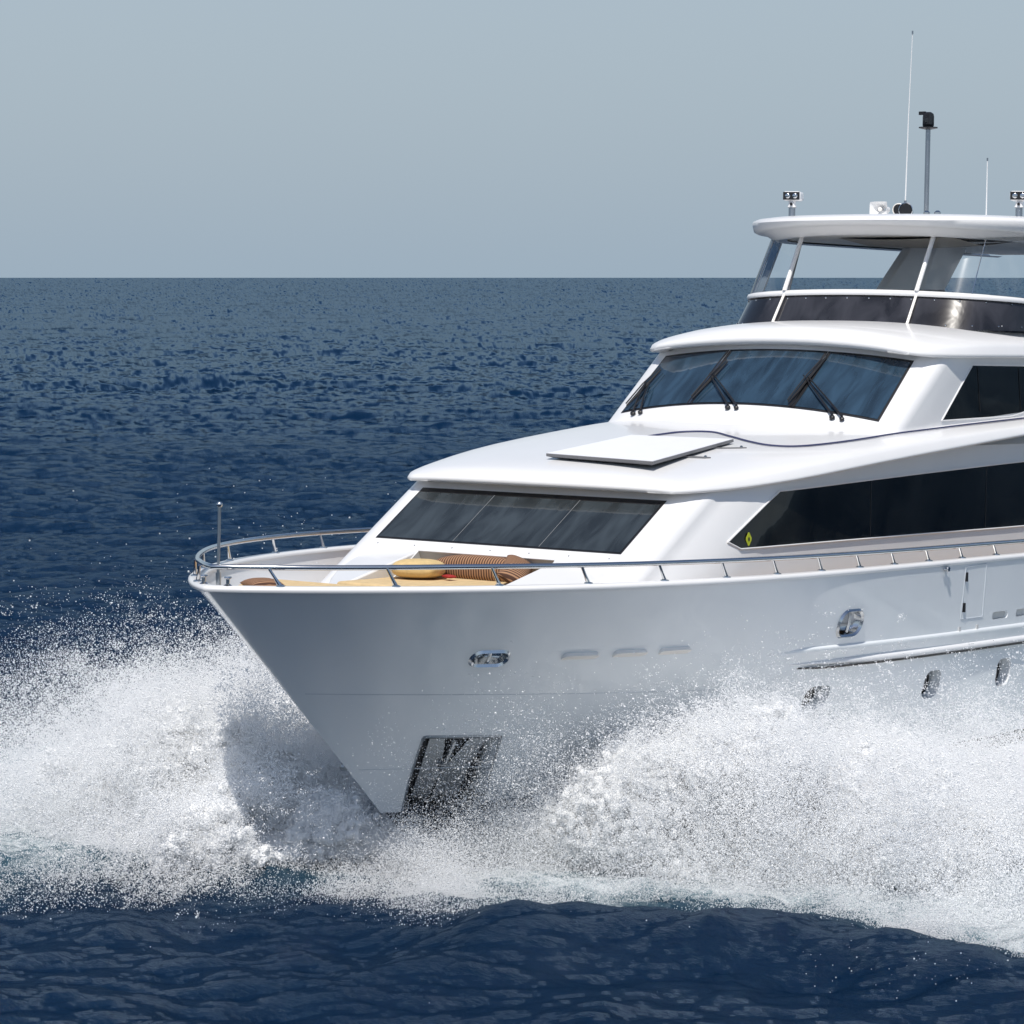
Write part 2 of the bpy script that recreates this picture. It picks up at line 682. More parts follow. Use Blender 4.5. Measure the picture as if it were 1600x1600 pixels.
pk = pocket(1.0, .05)
cutter.prism(pk, Vector((.10, .34, .05)))
co = cutter.build('cutter', 'hull_paint', None, smooth=0)
co.matrix_world = Matrix.Identity(4)
hull.parent = None
bo = hull.modifiers.new('b', 'BOOLEAN')
bo.operation = 'DIFFERENCE'
bo.solver = 'EXACT'
bo.object = co
dg = bpy.context.evaluated_depsgraph_get()
me = bpy.data.meshes.new_from_object(hull.evaluated_get(dg))
hull.modifiers.clear()
hull.data = me
bpy.data.objects.remove(co)
# drop the closing faces (top lid, bottom lid) - the deck and the bottom close it
bm = bmesh.new()
bm.from_mesh(me)
kill = []
for f in bm.faces:
    c = f.calc_center_median()
    if f.normal.z > .95 and c.z > ZS - .02: kill.append(f)
bmesh.ops.delete(bm, geom=kill, context='FACES')
bm.to_mesh(me)
bm.free()
for pl in me.polygons: pl.use_smooth = True
me.set_sharp_from_angle(angle=radians(32))
me.materials.clear()
me.materials.append(MATS['hull_paint'])
hull.parent = yacht

# hull bottom, dark antifouling down to the keel
g = []
NB = 70
NK = 8
for side in (-1, 1):
    P = []
    for j in range(NB):
        t = (j / (NB - 1)) ** 1.6
        for k in range(NK):
            q = k / (NK - 1)
            xa = lerp(xstem(.86) + .0, XT, t)
            za = zaf(xa)
            ya = 0 if j == 0 else hb(xa, za)
            xk = lerp(3.0, XT, t)
            zk = lerp(.86, -1.1, 1 - (1 - min(t * 6, 1)) ** 2)
            P.append((lerp(xa, xk, q), side * ya * (1 - q) ** (.8), lerp(za, zk, q)))
    mbx = MB().grid(P, NB, NK)
    g.append(mbx)
hbm = MB()
for q in g: hbm.add(q.v, q.f)
hbm.build('hull_bottom', 'antifoul', yacht)


# thin seams that run along the bow
def strip_on_hull(x0, x1, z0, z1, h_, off, n_=40):
    P = []
    for i in range(n_):
        t = i / (n_ - 1)
        x = lerp(x0, x1, t)
        z = lerp(z0, z1, t)
        for dz, o_ in ((-h_ / 2, -.004), (-h_ / 2, off), (h_ / 2, off), (h_ / 2, -.004)):
            P.append(hpt(x, z + dz, o_))
    return MB().grid(P, n_, 4)


strip_on_hull(xstem(2.34) + .12, 6.5, 2.34, 2.22, .008, .002).build('seam', 'seam', yacht)
strip_on_hull(xstem(1.37) + .10, 7.4, 1.37, 1.32, .008, .002).build('seam', 'seam', yacht)

# ---- bulwark cap, inner bulwark and decks
cs = []
NS = 110
for j in range(NS):
    t = (j / (NS - 1)) ** 1.8
    x = lerp(xstem(ZS), XT, t)
    cs.append((x, 0 if j == 0 else hb(x, ZS)))
full = [Vector((x, -y, 0)) for x, y in cs[::-1]] + [Vector((x, y, 0)) for x, y in cs[1:]]


def offset_curve(cv, d):
    o_ = []
    for i, p_ in enumerate(cv):
        t = (cv[min(i + 1, len(cv) - 1)] - cv[max(i - 1, 0)]).normalized()
        nrm = Vector((-t.y, t.x, 0))
        if (nrm.x < 0 and abs(p_.y) < .5) or nrm.y * p_.y > 0 and abs(p_.y) > .5: nrm = -nrm
        o_.append(p_ + nrm * d)
    return o_


# cap profile (inward distance, height)
capprof = [(-.004, -.05), (-.014, -.03), (-.012, -.005), (.01, .014), (.04, .02), (.12, .02), (.155, .012), (.165, -.01), (.165, -.03)]
P = []
offs = {}
for d, h_ in capprof:
    offs[d] = offset_curve(full, d)
for i in range(len(full)):
    for d, h_ in capprof:
        q = offs[d][i]
        P.append((q.x, q.y, ZS + h_))
MB().grid(P, len(full), len(capprof)).build('bulwark_cap', 'gelcoat', yacht, smooth=60)
inner = offset_curve(full, .15)
P = []
for q in inner:
    for z in (ZS, 3.5, 3.3, 3.1, 2.92):
        xx = max(q.x, xstem(z) + .14)
        yy = math.copysign(min(abs(q.y), max(hb(xx, z) - .07, .01)), q.y)
        P.append((xx, yy, z))
MB().grid(P, len(inner), 5).build('inner_bulwark', 'gelcoat', yacht)
# deck
P = []
for j in range(60):
    t = (j / 59) ** 1.5
    x = lerp(.85, XT, t)
    y = max(hb(x, 2.95) - .06, .02)
    for s_ in (-1, -.5, 0, .5, 1):
        P.append((x, y * s_, 2.95))
MB().grid(P, 60, 5).build('deck', 'teak', yacht)

# ---- rub rail with its fairing
P = []
N_ = 60
for i in range(N_):
    t = i / (N_ - 1)
    x = lerp(6.95, XT, t ** 1.3)
    g_ = min(1, (x - 6.95) / 1.6) ** .7
    z = 2.485
    for dz, o_ in ((.045, 0), (.04, .03), (.02, .05), (-.005, .056), (-.03, .05), (-.048, .02), (-.05, 0)):
        P.append(hpt(x, z + dz * g_, o_ * g_ - .003))
MB().grid(P, N_, 7).build('rub_rail', 'gelcoat', yacht, smooth=50)
P = []
for q in range(N_):
    t = q / (N_ - 1)
    x = lerp(7.15, XT, t ** 1.3)
    for dz, o_ in ((-.044, .03), (-.044, .055), (-.062, .048), (-.062, .01)):
        P.append(hpt(x, 2.485 + dz, o_ * min(1, (x - 7.15) / .5 + .1)))
MB().grid(P, N_, 4).build('rub_rail_dark_line', 'black_trim', yacht)  # thin dark strip along the rail's lower edge
P = []
for i in range(N_):
    t = i / (N_ - 1)
    x = lerp(6.72, XT, t ** 1.3)
    g_ = min(1, (x - 6.72) / .5)
    for dz, o_ in ((.215, .0), (.205, .018), (.195, .034), (.15, .026), (.10, .014), (.04, .002)):
        P.append(hpt(x, 2.485 + dz * lerp(.75, 1, g_), o_ * g_ + .001))
MB().grid(P, N_, 6).build('rub_rail_fairing', 'hull_paint', yacht, smooth=80)

# ---- portholes, vents, hawse holes
for x, z, w_, h_ in PORTS:
    p0, nn, a, u_ = hframe(x, z)
    ol = on_hull(rrect(w_ - .02, h_ - .02, .11, shear=.08), x, z, -.02)
    rec = MB().add([q - nn * .12 for q in ol], [tuple(range(len(ol)))]).build('porthole', 'port_recess', yacht)
    # the glass, an oval set at the back of the recess
    el = [p0 - nn * .125 - a * .07 + a * (.135 * cos(t_)) + u_ * (.165 * sin(t_)) for t_ in [2 * pi * i / 24 for i in range(24)]]
    MB().prism(el, nn * .02).build('glass', 'glass_port', rec)
    rg = MB().tube([q + nn * .022 for q in el] + [el[0] + nn * .022], .010, 6)
    rg.build('rim', 'black_trim', rec)
for i, (x, z, w_, h_) in enumerate(VENTS + AVENTS):
    _, nn, a, u_ = hframe(x, z)
    aft = i >= 3
    ol = on_hull(rrect(w_ - .004, h_ - .004, .04), x, z, .006 if not aft else -.045)
    if aft:
        o_ = MB().prism(ol, -nn * .02).build('hull_vent', 'gelcoat_grey', yacht)
    else:
        # slot plate with its upper edge proud, shaped to catch light off the foam
        pr_ = rrect(w_ - .004, h_ - .004, .04)
        P = []
        for (qx, qy) in pr_:
            P.append(hpt(x + qx, z + qy, -.004))
        Q_ = []
        for (qx, qy) in pr_:
            Q_.append(hpt(x + qx * .985, z + qy * .9, .007 + .045 * (h_ / 2 + qy) / h_))
        nn_ = len(P)
        o_ = MB().add(P + Q_, [tuple(range(nn_, 2 * nn_))] + [(i_, (i_ + 1) % nn_, (i_ + 1) % nn_ + nn_, i_ + nn_) for i_ in range(nn_)]).build('hull_vent', 'cream_vent', yacht)
    o_['label'] = 'grey recessed vent slot' if aft else 'cream vent slot'


def ring_on(poly_o, poly_i, x, z, o1, o2):
    A = on_hull(poly_o, x, z, .0)
    B_ = on_hull([((a_[0] + b_[0]) / 2, (a_[1] + b_[1]) / 2) for a_, b_ in zip(poly_o, poly_i)], x, z, o1)
    C_ = on_hull(poly_i, x, z, o2)
    P = []
    for i in range(len(A)):
        P += [A[i], A[i].lerp(B_[i], .6) + (B_[i] - A[i]) * .0, B_[i], C_[i]]
    return MB().grid(P, len(A), 4, closeu=True)


for x, z, w_, h_, r_ in HAWSE:
    p0, nn, a, u_ = hframe(x, z)
    r1 = ring_on(rrect(w_ + .07, h_ + .07, r_ + .03, shear=.15), rrect(w_ - .02, h_ - .02, r_, shear=.15), x, z, .03, .0)
    h0 = r1.build('hawse_hole', 'steel', yacht, smooth=60)
    # polished throat
    o1 = on_hull(rrect(w_ - .02, h_ - .02, r_, shear=.15), x, z, .0)
    P = []
    for q in o1:
        c = p0
        P += [q, q.lerp(c, .08) - nn * .05, q.lerp(c, .22) - nn * .09, q.lerp(c, .55) - nn * .115, c - nn * .12]
    MB().grid(P, len(o1), 5, closeu=True).build('throat', 'steel', h0, smooth=80)
    MB().tube([p0 - nn * .03 - u_ * h_ * .4, p0 - nn * .02, p0 - nn * .03 + u_ * h_ * .4], .022, 8).build('roller', 'steel', h0)

# anchor pocket: steel lining, frame and the anchor
lin = MB()
po = pocket(.985, .0)
DV = Vector((.085, .29, .045))
P = []
for q in po: P += [q, q + DV * .5, q + DV]
lin.grid(P, len(po), 3, closeu=True)
cpt = sum((q + DV for q in po), Vector()) / len(po)
lin.add([q + DV for q in po], [tuple(range(len(po)))])
pkt = lin.build('anchor_pocket', 'steel_dull', yacht)
P = []
pa_, pb_, pc_ = pocket(1.035, .002), pocket(1.01, .018), pocket(.97, .004)
for i in range(len(pa_)): P += [pa_[i], pb_[i], pc_[i]]
MB().grid(P, len(pa_), 3, closeu=True).build('frame', 'steel_dull', pkt)
an = MB()
pc = hpt(3.26, 1.66, -.06)
pd = hpt(3.36, 1.26, -.06)
an.tube([pc, pd], .028, 8)
an.box(pc.lerp(pd, .8), (.16, .05, .07))
an.build('anchor_shank', 'steel', pkt)
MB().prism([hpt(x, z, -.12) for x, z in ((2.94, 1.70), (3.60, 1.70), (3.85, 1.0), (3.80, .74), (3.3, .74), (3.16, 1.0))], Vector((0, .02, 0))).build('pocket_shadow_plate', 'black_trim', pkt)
for poly_ in ([(2.99, 1.70), (3.15, 1.70), (3.37, 1.26), (3.46, .74), (3.28, .74), (3.13, 1.3)], [(3.43, 1.70), (3.60, 1.70), (3.66, 1.25), (3.78, .74), (3.50, .74), (3.38, 1.26)]):
    MB().prism([hpt(x, z, -.09) for x, z in poly_], Vector((.004, .02, 0))).build('anchor_fluke', 'steel_dull', pkt, bevel=.008)
# bow eye on the stem (dark fitting seen at the stem's far side)
MB().lathe((xstem(1.42) + .08, .02, 1.40), (-.6, .8, 0), [(.05, 0), (.05, .07), (.02, .09)], 10).build('bow_eye', 'steel_dull', yacht)

# ---- side door with hinges, small fittings
q = [hpt(x, z, .002) for x, z in ((10.56, 3.53), (11.10, 3.55), (11.10, 2.85), (10.53, 2.85))]
dm = MB()
for i in range(4):
    a_, b_ = q[i], q[(i + 1) % 4]
    dm.tube([a_, a_.lerp(b_, .33), a_.lerp(b_, .67), b_], .006, 6)
door = dm.build('boarding_door', 'seam', yacht)
for z in (3.40, 3.00):
    q = hpt(10.58, z, .01)
    MB().box(q, (.035, .03, .12)).build('hinge', 'black_trim', door)
for x in (10.52, 10.98):
    MB().box(hpt(x, 2.70, .004), (.05, .02, .10)).build('drain_slot', 'gelcoat_grey', yacht)
MB().lathe(hpt(10.02, 3.53, .0), (0, -1, 0), [(.02, 0), (.02, .04), (.035, .045), (.03, .06)], 10).build('cleat', 'steel', yacht)
MB().tube([hpt(9.93, 3.54, .03), hpt(10.10, 3.53, .03)], .012, 6).build('cleat', 'steel', yacht)

# ---- hand rail round the bulwark
railc = offset_curve(full, .09)
RZ = .225


def railz(x):
    return ZS + .02 + interp(x, [(0, .20), (2, .215), (5, .20), (9, .165), (13, .15), (26, .15)])


railpts = [Vector((q.x + (.02 if abs(q.y) < .6 else 0), q.y, railz(q.x))) for q in railc[::2]]
MB().tube(railpts, .030, 10).build('hand_rail', 'steel', yacht, smooth=60)


def stanchion(px_, side):
    x = px_
    y = hb(x, ZS) - .09
    b_ = Vector((x, side * y, ZS + .018))
    tp = Vector((x - .085, side * (hb(x - .085, ZS) - .09), railz(x) - .012))
    mb = MB().tube([b_, b_.lerp(tp, .5), tp], [.026, .017, .017], 8)
    mb.lathe(b_, (0, 0, 1), [(.052, 0), (.05, .012), (.028, .02)], 12)
    return mb.build('stanchion', 'steel', yacht)


SX = [.47, 1.42, 2.42, 3.43, 4.45, 5.42, 6.33, 7.23, 8.08, 8.9, 9.75, 10.6, 11.5, 12.4, 13.3, 14.2, 15.1, 16]
for x in SX: stanchion(x, -1)
for x in (.30, .85, 1.75, 2.9, 4.3, 5.5, 6.6, 7.8, 9, 10.2): stanchion(x, 1)
# bow cleats / fairlead at the very tip
for s_ in (-1, 1):
    MB().lathe((.12, s_ * .18, ZS + .02), (0, 0, 1), [(.05, 0), (.022, .02), (.022, .07), (.045, .085), (.04, .1)], 12).build('bow_cleat', 'steel', yacht)

# jack staff
js = MB().tube([(.16, 0, ZS + .01), (.155, 0, ZS + .15)], .028, 10).tube([(.155, 0, ZS + .15), (.165, 0, 4.50)], .017, 10)
js = js.build('jack_staff', 'steel_dull', yacht)
MB().lathe((.165, 0, 4.49), (0, 0, 1), [(.02, 0), (.033, .015), (.033, .04), (.02, .055)], 12).build('truck', 'steel', js)


# ================================================================ lower deck house
def fx(z):   # raked front plane
    return 5.07 + (z - 3.87) / .655


NRMF = Vector((-.655, 0, 1)).normalized()


def fpt(y, z, off=0.0):
    return Vector((fx(z), y, z)) + NRMF * off


def house_outline(z):
    x0 = fx(z)
    pts = [(x0, 1.98)]
    # rounded pillar
    for i in range(1, 9):
        a = radians(90 * i / 8)
        pts.append((x0 + .42 * (1 - cos(a)) + .04 * i / 8, 1.98 + .34 * sin(a)))
    xb, yb = pts[-1]
    for t in (.1, .25, .45, .7, 1):
        pts.append((xb + 1.5 * t, yb + (2.56 - yb) * (1 - (1 - t) ** 2)))
    for x in (9.5, 12, 15, 18, 22):
        pts.append((x + 0 * z, 2.56))
    return pts


zc1 = smooth_tab([(5.86, 4.66), (6.0, 4.735), (6.3, 4.82), (6.8, 4.91), (7.8, 5.06), (9, 5.19), (10.4, 5.33), (11.5, 5.40), (14, 5.50), (22, 5.7)])
ze1 = smooth_tab([(5.86, 4.55), (6.5, 4.585), (7.5, 4.675), (9, 4.83), (10, 4.92), (11.6, 5.05), (13.3, 5.18), (16, 5.35), (22, 5.5)])
w1 = smooth_tab([(5.86, 2.05), (5.93, 2.14), (6.05, 2.23), (6.3, 2.34), (6.7, 2.47), (7.5, 2.66), (8.5, 2.78), (10, 2.84), (14, 2.86), (22, 2.86)])


zz = [2.9, 3.1, 3.3, 3.5, 3.7, 3.9, 4.1, 4.3, 4.45, 4.6, 4.75, 4.9, 5.05]
ow = [house_outline(min(z, 4.62)) for z in zz]
for side in (-1, 1):
    P = []
    for z, o_ in zip(zz, ow):
        for x, y in o_: P.append((x, side * y, min(z, ze1(x) + .03)))
    nm = 'cabin_side'
    MB().grid(P, len(zz), len(ow[0])).build(nm, 'gelcoat', yacht, smooth=70)
# front panel with the seat recess cut out (one mesh of flat pieces)
fp = MB()
RT, RB = 3.745, 2.95
ytop, ybot = 1.06, 2.55      # recess half widths at its upper edge, and where it would be at the foot


def ry(z): return 1.06 + (3.745 - z) * 1.58


def quad(mb, pts): mb.add(pts, [tuple(range(len(pts)))])


quad(fp, [fpt(-1.98, RT), fpt(1.98, RT), fpt(1.98, 4.62), fpt(-1.98, 4.62)])
for s_ in (-1, 1):
    quad(fp, [fpt(1.06 * s_, RT), fpt(1.98 * s_, RT), fpt(1.98 * s_, 2.95), fpt(1.06 * s_, 2.95)])
fp.build('front_panel', 'gelcoat', yacht, smooth=0)
rw = MB()
quad(rw, [fpt(-1.06, RT), fpt(1.06, RT), Vector((fx(RT) + .22, 1.06, 3.3)), Vector((fx(RT) + .22, -1.06, 3.3))])
for s_ in (-1, 1):
    quad(rw, [fpt(1.06 * s_, RT), Vector((fx(RT) + .22, 1.06 * s_, 3.3)), Vector((4.0, 1.06 * s_, 3.3)), fpt(1.06 * s_, 3.3)])
rw.build('seat_recess', 'gelcoat_grey', yacht, smooth=0)
for s_ in (-1, 1):
    top = [(4.93, 1.07, 3.755), (4.1, 1.07, 3.555), (3.45, 1.07, 3.40), (3.38, 1.25, 3.37), (3.75, 1.52, 3.44), (4.2, 1.80, 3.50), (4.62, 1.97, 3.585), (4.93, 1.97, 3.70)]
    am = MB()
    nt_ = len(top)
    vs = [(x, y * s_, z) for x, y, z in top] + [(x, y * s_, 2.96) for x, y, z in top]
    fs = [tuple(range(nt_))] + [(i, (i + 1) % nt_, (i + 1) % nt_ + nt_, i + nt_) for i in range(nt_)]
    am.add(vs, fs)
    am.build('seat_arm', 'gelcoat', yacht, smooth=35, bevel=.025)
# thin lip round the recess
lip = MB().tube([fpt(1.06, RT, .004), fpt(0, RT, .004), fpt(-1.06, RT, .004)], .014, 6)
lip.build('recess_lip', 'gelcoat', yacht)
# seat base and forward sun-pad base
sb = MB().prism([(3.25, -1.04, 2.96), (fx(RT) + .2, -1.04, 2.96), (fx(RT) + .2, 1.04, 2.96), (3.25, 1.04, 2.96)], (0, 0, .36))
sb.build('seat_base', 'gelcoat', yacht, bevel=.04)
pb = MB()
pp = []
for x in np.linspace(1.25, 3.05, 14): pp.append((x, -(hb(x, 3.1) - .12), 3.1))
poly = pp + [(x, -y, z) for x, y, z in pp[::-1]]
pb.prism(poly, (0, 0, .24)).build('sunpad_base', 'gelcoat', yacht, bevel=.03)

# front window: black frame, three panes, two thin dividers
FW = dict(zt=4.44, zb=3.87)


def fquad(y0, y1, zb_, zt_, off, d=.006):
    return [fpt(y0, zb_, off), fpt(y1, zb_, off), fpt(y1, zt_, off), fpt(y0, zt_, off)]


fr_ = MB()
O_ = fquad(-1.91, 1.91, 3.855, 4.46, .006)
fr_.prism(O_, -NRMF * .02)
fwin = fr_.build('front_window', 'black_trim', yacht)
for y0, y1 in ((-1.88, -.675), (-.665, .665), (.675, 1.88)):
    P = []
    for i in range(14):
        for j in range(8):
            P.append(fpt(lerp(y0, y1, i / 13), lerp(3.87, 4.405, j / 7), .010))
    MB().grid(P, 14, 8).build('pane', 'glass_front', fwin)
for y in (-.67, .67):
    MB().prism(fquad(y - .0035, y + .0035, 3.87, 4.41, .011), NRMF * .003).build('divider', 'divider_grey', fwin)
for i in range(7):      # screw caps under the window
    for z_, s_ in ((3.80, 1),):
        MB().lathe(fpt(-1.8 + i * .6, z_, 0), NRMF, [(.010, 0), (.010, .004)], 8).build('screw_cap', 'steel_dull', yacht)

# cabin side windows
for side in (-1, 1):
    yv = 2.562
    pts = [(6.46, 3.98), (6.45, 3.93), (6.50, 3.885), (6.6, 3.88), (22, 3.90), (22, 5.05), (15, 4.93), (7.50, 4.565)]
    # follow the house side: sample its half breadth
    ol_ = house_outline(4.0)

    def hy(x, z):
        o_ = house_outline(min(z, 4.62))
        return interp(x, o_)
    top = [(7.50, 4.565)] + [(x, lerp(4.565, 5.02, (x - 7.5) / (22 - 7.5)) + .05 * sin(pi * (x - 7.5) / 14.5)) for x in (9, 11, 13, 15, 18, 21.5)]
    bot = [(6.42, 3.975), (6.45, 3.915), (6.52, 3.885), (7.5, 3.89), (9, 3.895), (11, 3.90), (13, 3.90), (15, 3.91), (18, 3.92), (21.5, 3.93)]
    outl = top[::-1] + bot
    # strips between the lower and the upper edge, so that it hugs the side
    xs_ = list(np.linspace(6.42, 21.5, 70))
    P = []
    for x in xs_:
        zt_ = interp(x, [(6.42, 3.975)] + top)
        zb_ = interp(x, bot)
        for t in (0, .33, .66, 1):
            z = lerp(zb_, zt_, t)
            P.append((x, side * (hy(x, z) + .012), z))
    sw = MB().grid(P, len(xs_), 4)
    # rim so the sheet has an edge
    E_ = []
    for x in xs_:
        zb_ = interp(x, bot)
        E_.append(Vector((x, side * (hy(x, zb_) + .01), zb_)))
    T_ = []
    for x in xs_:
        zt_ = interp(x, [(6.42, 3.975)] + top)
        T_.append(Vector((x, side * (hy(x, zt_) + .01), zt_)))
    swo = sw.build('side_window', 'glass_side', yacht, smooth=60)
    MB().tube(E_[::-1] + T_, .012, 6).build('window_trim', 'gelcoat', swo)
    for x in (9.6, 12.6, 15.6, 18.6):
        zt_ = interp(x, [(6.42, 3.975)] + top); zb_ = interp(x, bot)
        MB().box((x, side * (hy(x, 4.2) + .013), (zt_ + zb_) / 2), (.012, .006, zt_ - zb_ - .02)).build('joint', 'black_trim', swo)
    if side == -1:
        c0 = Vector((6.80, -hy(6.8, 4.0) - .016, 4.00))
        st = [c0 + Vector((.055 * cos(a), 0, .075 * sin(a))) * (1 + .12 * cos(4 * a)) for a in [2 * pi * i / 24 for i in range(24)]]
        stk_ = MB().prism(st, (0, -.003, 0)).build('sticker', 'sticker', swo)
        st = [c0 + Vector((.018 * cos(a), -.0045, .026 * sin(a))) for a in [2 * pi * i / 12 for i in range(12)]]
        MB().prism(st, (0, -.001, 0)).build('sticker_mark', 'black_trim', stk_)

# ---- roof of the lower house, with its brow
def roof(name, xs_, zc, ze, wf, nose, exn, under, mat='gelcoat', lipr=.05, camber=lambda x, y: 0.0, parent=yacht):
    NY = 36
    P = []
    ring = None
    for x in xs_:
        W, Z1, Z0 = wf(x), zc(x), ze(x)
        sec = []
        for i in range(NY + 1):
            t = -1 + 2 * i / NY
            a = abs(t)
            a = 1 - (1 - a) ** 1.6
            yy = math.copysign(a * (W - lipr * .3), t)
            hh = (1 - a ** exn) ** (1 / exn)
            sec.append((x, yy, Z0 + lipr + max(Z1 - Z0 - lipr, .0) * hh + camber(x, yy)))
        # rounded lip down and underside
        port = [(x, -(W), Z0 + lipr * .6), (x, -(W - .01), Z0 + lipr * .2), (x, -(W - .04), Z0), (x, -(W - under), Z0 + .012)]
        port = [(a_, b_, c_ + camber(x, b_)) for a_, b_, c_ in port]
        star = [(a_, -b_, c_) for a_, b_, c_ in port]
        full_ = port[::-1] + sec + star
        ring = len(full_)
        P += full_
    mb = MB().grid(P, len(xs_), ring)
    # nose: round the front edge over into an underside that reaches back to the wall
    F = P[:ring]
    cz = [f for f in F]
    Q = []
    for (x, y, z) in F:
        zb0 = ze(xs_[0]) + camber(xs_[0], y)
        no_ = nose
        nose_ = nose * sqrt(max(0.0, 1 - (abs(y) / (wf(xs_[0]) + .001)) ** 8)) + .002
        Q += [(x, y, z), (x - nose_ * .55, y * .995, lerp(z, zb0, .18)), (x - nose_ * .95, y * .99, lerp(z, zb0, .5)), (x - nose_ * .75, y * .985, lerp(z, zb0, .85)), (x - nose_ * .2, y * .975, zb0 + .002), (x + .3, y * .955, zb0 + .015)]
    mb.grid(Q, ring, 6)
    return mb.build(name, mat, parent, smooth=75)


xr = [5.88, 5.91, 5.96, 6.03, 6.12, 6.25, 6.4, 6.6, 6.85, 7.2, 7.6, 8.1, 8.7, 9.4, 10.2, 11, 12, 13.2, 14.5, 16, 18, 22]
roof('cabin_roof', xr, zc1, ze1, w1, .07, 2.6, .34)


# ================================================================ pilothouse
def pf(y, v, off=0.0):
    """front surface: v=0 lower glass edge, v=1 upper glass edge"""
    yy = y / lerp(2.09, 2.03, v)
    c = 1 - yy * yy
    x = lerp(10.54, 11.49, v) - .20 * c
    z = lerp(5.385, 6.165, v) + lerp(.175, .125, v) * c
    return Vector((x, y, z)) + Vector((-.62, 0, .78)) * off


def pilot_outline(v):
    pts = []
    Y = 2.13
    for i in range(15):
        y = Y * i / 14
        q = pf(y, v)
        pts.append((q.x, q.y, q.z))
    x0, _, z0 = pts[-1]
    for i in range(1, 8):
        a = radians(90 * i / 7)
        pts.append((x0 + .32 * (1 - cos(a)) + .03, Y + .24 * sin(a), z0))
    xb = pts[-1][0]
    for x in (xb + .4, xb + 1.2, 14, 16, 18, 20):
        pts.append((max(x, xb + .1), Y + .25, z0))
    return pts


vs_ = [-.75, -.5, -.3, -.15, 0, .2, .4, .6, .8, 1, 1.12, 1.22]
for side in (-1, 1):
    P = []
    for v in vs_:
        for x, y, z in pilot_outline(v): P.append((x, side * y, z))
    if side == -1: A_ = P; nn_ = len(pilot_outline(0))
    else: B__ = P
wall = MB().grid(A_, len(vs_), nn_)
wall.grid(B__, len(vs_), nn_)
wall.build('pilothouse_wall', 'gelcoat', yacht, smooth=70)
# low coaming step where the pilothouse meets the roof
P = []
for i in range(41):
    y = lerp(-2.0, 2.0, i / 40)
    q = pf(y, -.30)
    c_ = 1 - (y / 2.0) ** 4
    r_ = zc1(q.x)
    P += [q + Vector((.02, 0, .02)), q + Vector((-.10, 0, -.045 - .0 * c_)), q + Vector((-.30 * (.4 + .6 * c_), 0, -.12)), Vector((q.x - 1.25 * (.45 + .55 * c_), y, min(zc1(q.x - 1.25) - .02, q.z - .16)))]
MB().grid(P, 41, 4).build('windscreen_cowl', 'gelcoat', yacht, smooth=80)


def ppatch(y0, y1, v0, v1, off, nu=18, nv=8, side_follow=True):
    P = []
    for i in range(nu):
        for j in range(nv):
            v = lerp(v0, v1, j / (nv - 1))
            k = lerp(1.0, 2.03 / 2.09, v)
            P.append(pf(lerp(y0, y1, i / (nu - 1)) * k, v, off))
    return MB().grid(P, nu, nv)


ws = ppatch(-2.10, 2.10, -.015, 1.02, .006, 40)
wso = ws.build('windscreen', 'black_trim', yacht, smooth=80)
for y0, y1 in ((-2.07, -.86), (-.80, .80), (.86, 2.07)):
    ppatch(y0, y1, .015, .98, .012).build('pane', 'glass_pilot', wso, smooth=80)
for y in (-.83, .83):
    ppatch(y - .05, y + .05, .0, 1.0, .016, 3).build('mullion', 'black_trim', wso)
    ppatch(y - .007, y + .007, .0, 1.0, .02, 2).build('mullion_seam', 'steel', wso)


# wipers
def wiper(yb, yt, vt, y0, v0, y1, v1):
    """pantograph: two arms from the base to the blade"""
    b0 = pf(yb, -.10, .02)
    root_ = MB()
    root_.lathe(b0, (-.62, 0, .78), [(.04, 0), (.035, .03), (.015, .04)], 10)
    wo = root_.build('wiper', 'black_trim', wso)
    m_ = pf(yt, vt, .075)
    MB().lathe(pf(yb - .14, -.10, .02), (-.62, 0, .78), [(.035, 0), (.03, .03), (.015, .04)], 10).build('pivot', 'black_trim', wo)
    MB().tube([pf(yb, -.08, .05), pf(yb, -.08, .05).lerp(m_, .45) + Vector((-.02, 0, .02)), m_], [.018, .013, .009], 6).build('arm', 'black_trim', wo)
    m2 = pf(yt - .07, vt - .01, .075)
    MB().tube([pf(yb - .14, -.08, .05), pf(yb - .14, -.08, .05).lerp(m2, .45) + Vector((-.02, 0, .02)), m2], [.018, .013, .009], 6).build('arm', 'black_trim', wo)
    e0, e1 = pf(y0, v0, .05), pf(y1, v1, .05)
    MB().tube([e0, e0.lerp(e1, .5), e1], [.012, .028, .012], 6).tube([e0 + Vector((-.02, 0, .03)), e0.lerp(e1, .5) + Vector((-.035, 0, .05)), e1 + Vector((-.02, 0, .03))], .010, 6).build('blade', 'rubber', wo)


wiper(1.78, 1.93, .44, 2.02, .06, 1.86, .70)
wiper(.10, .80, .50, .80, .06, .66, .74)
wiper(-1.50, -.74, .50, -.78, .04, -.86, .88)

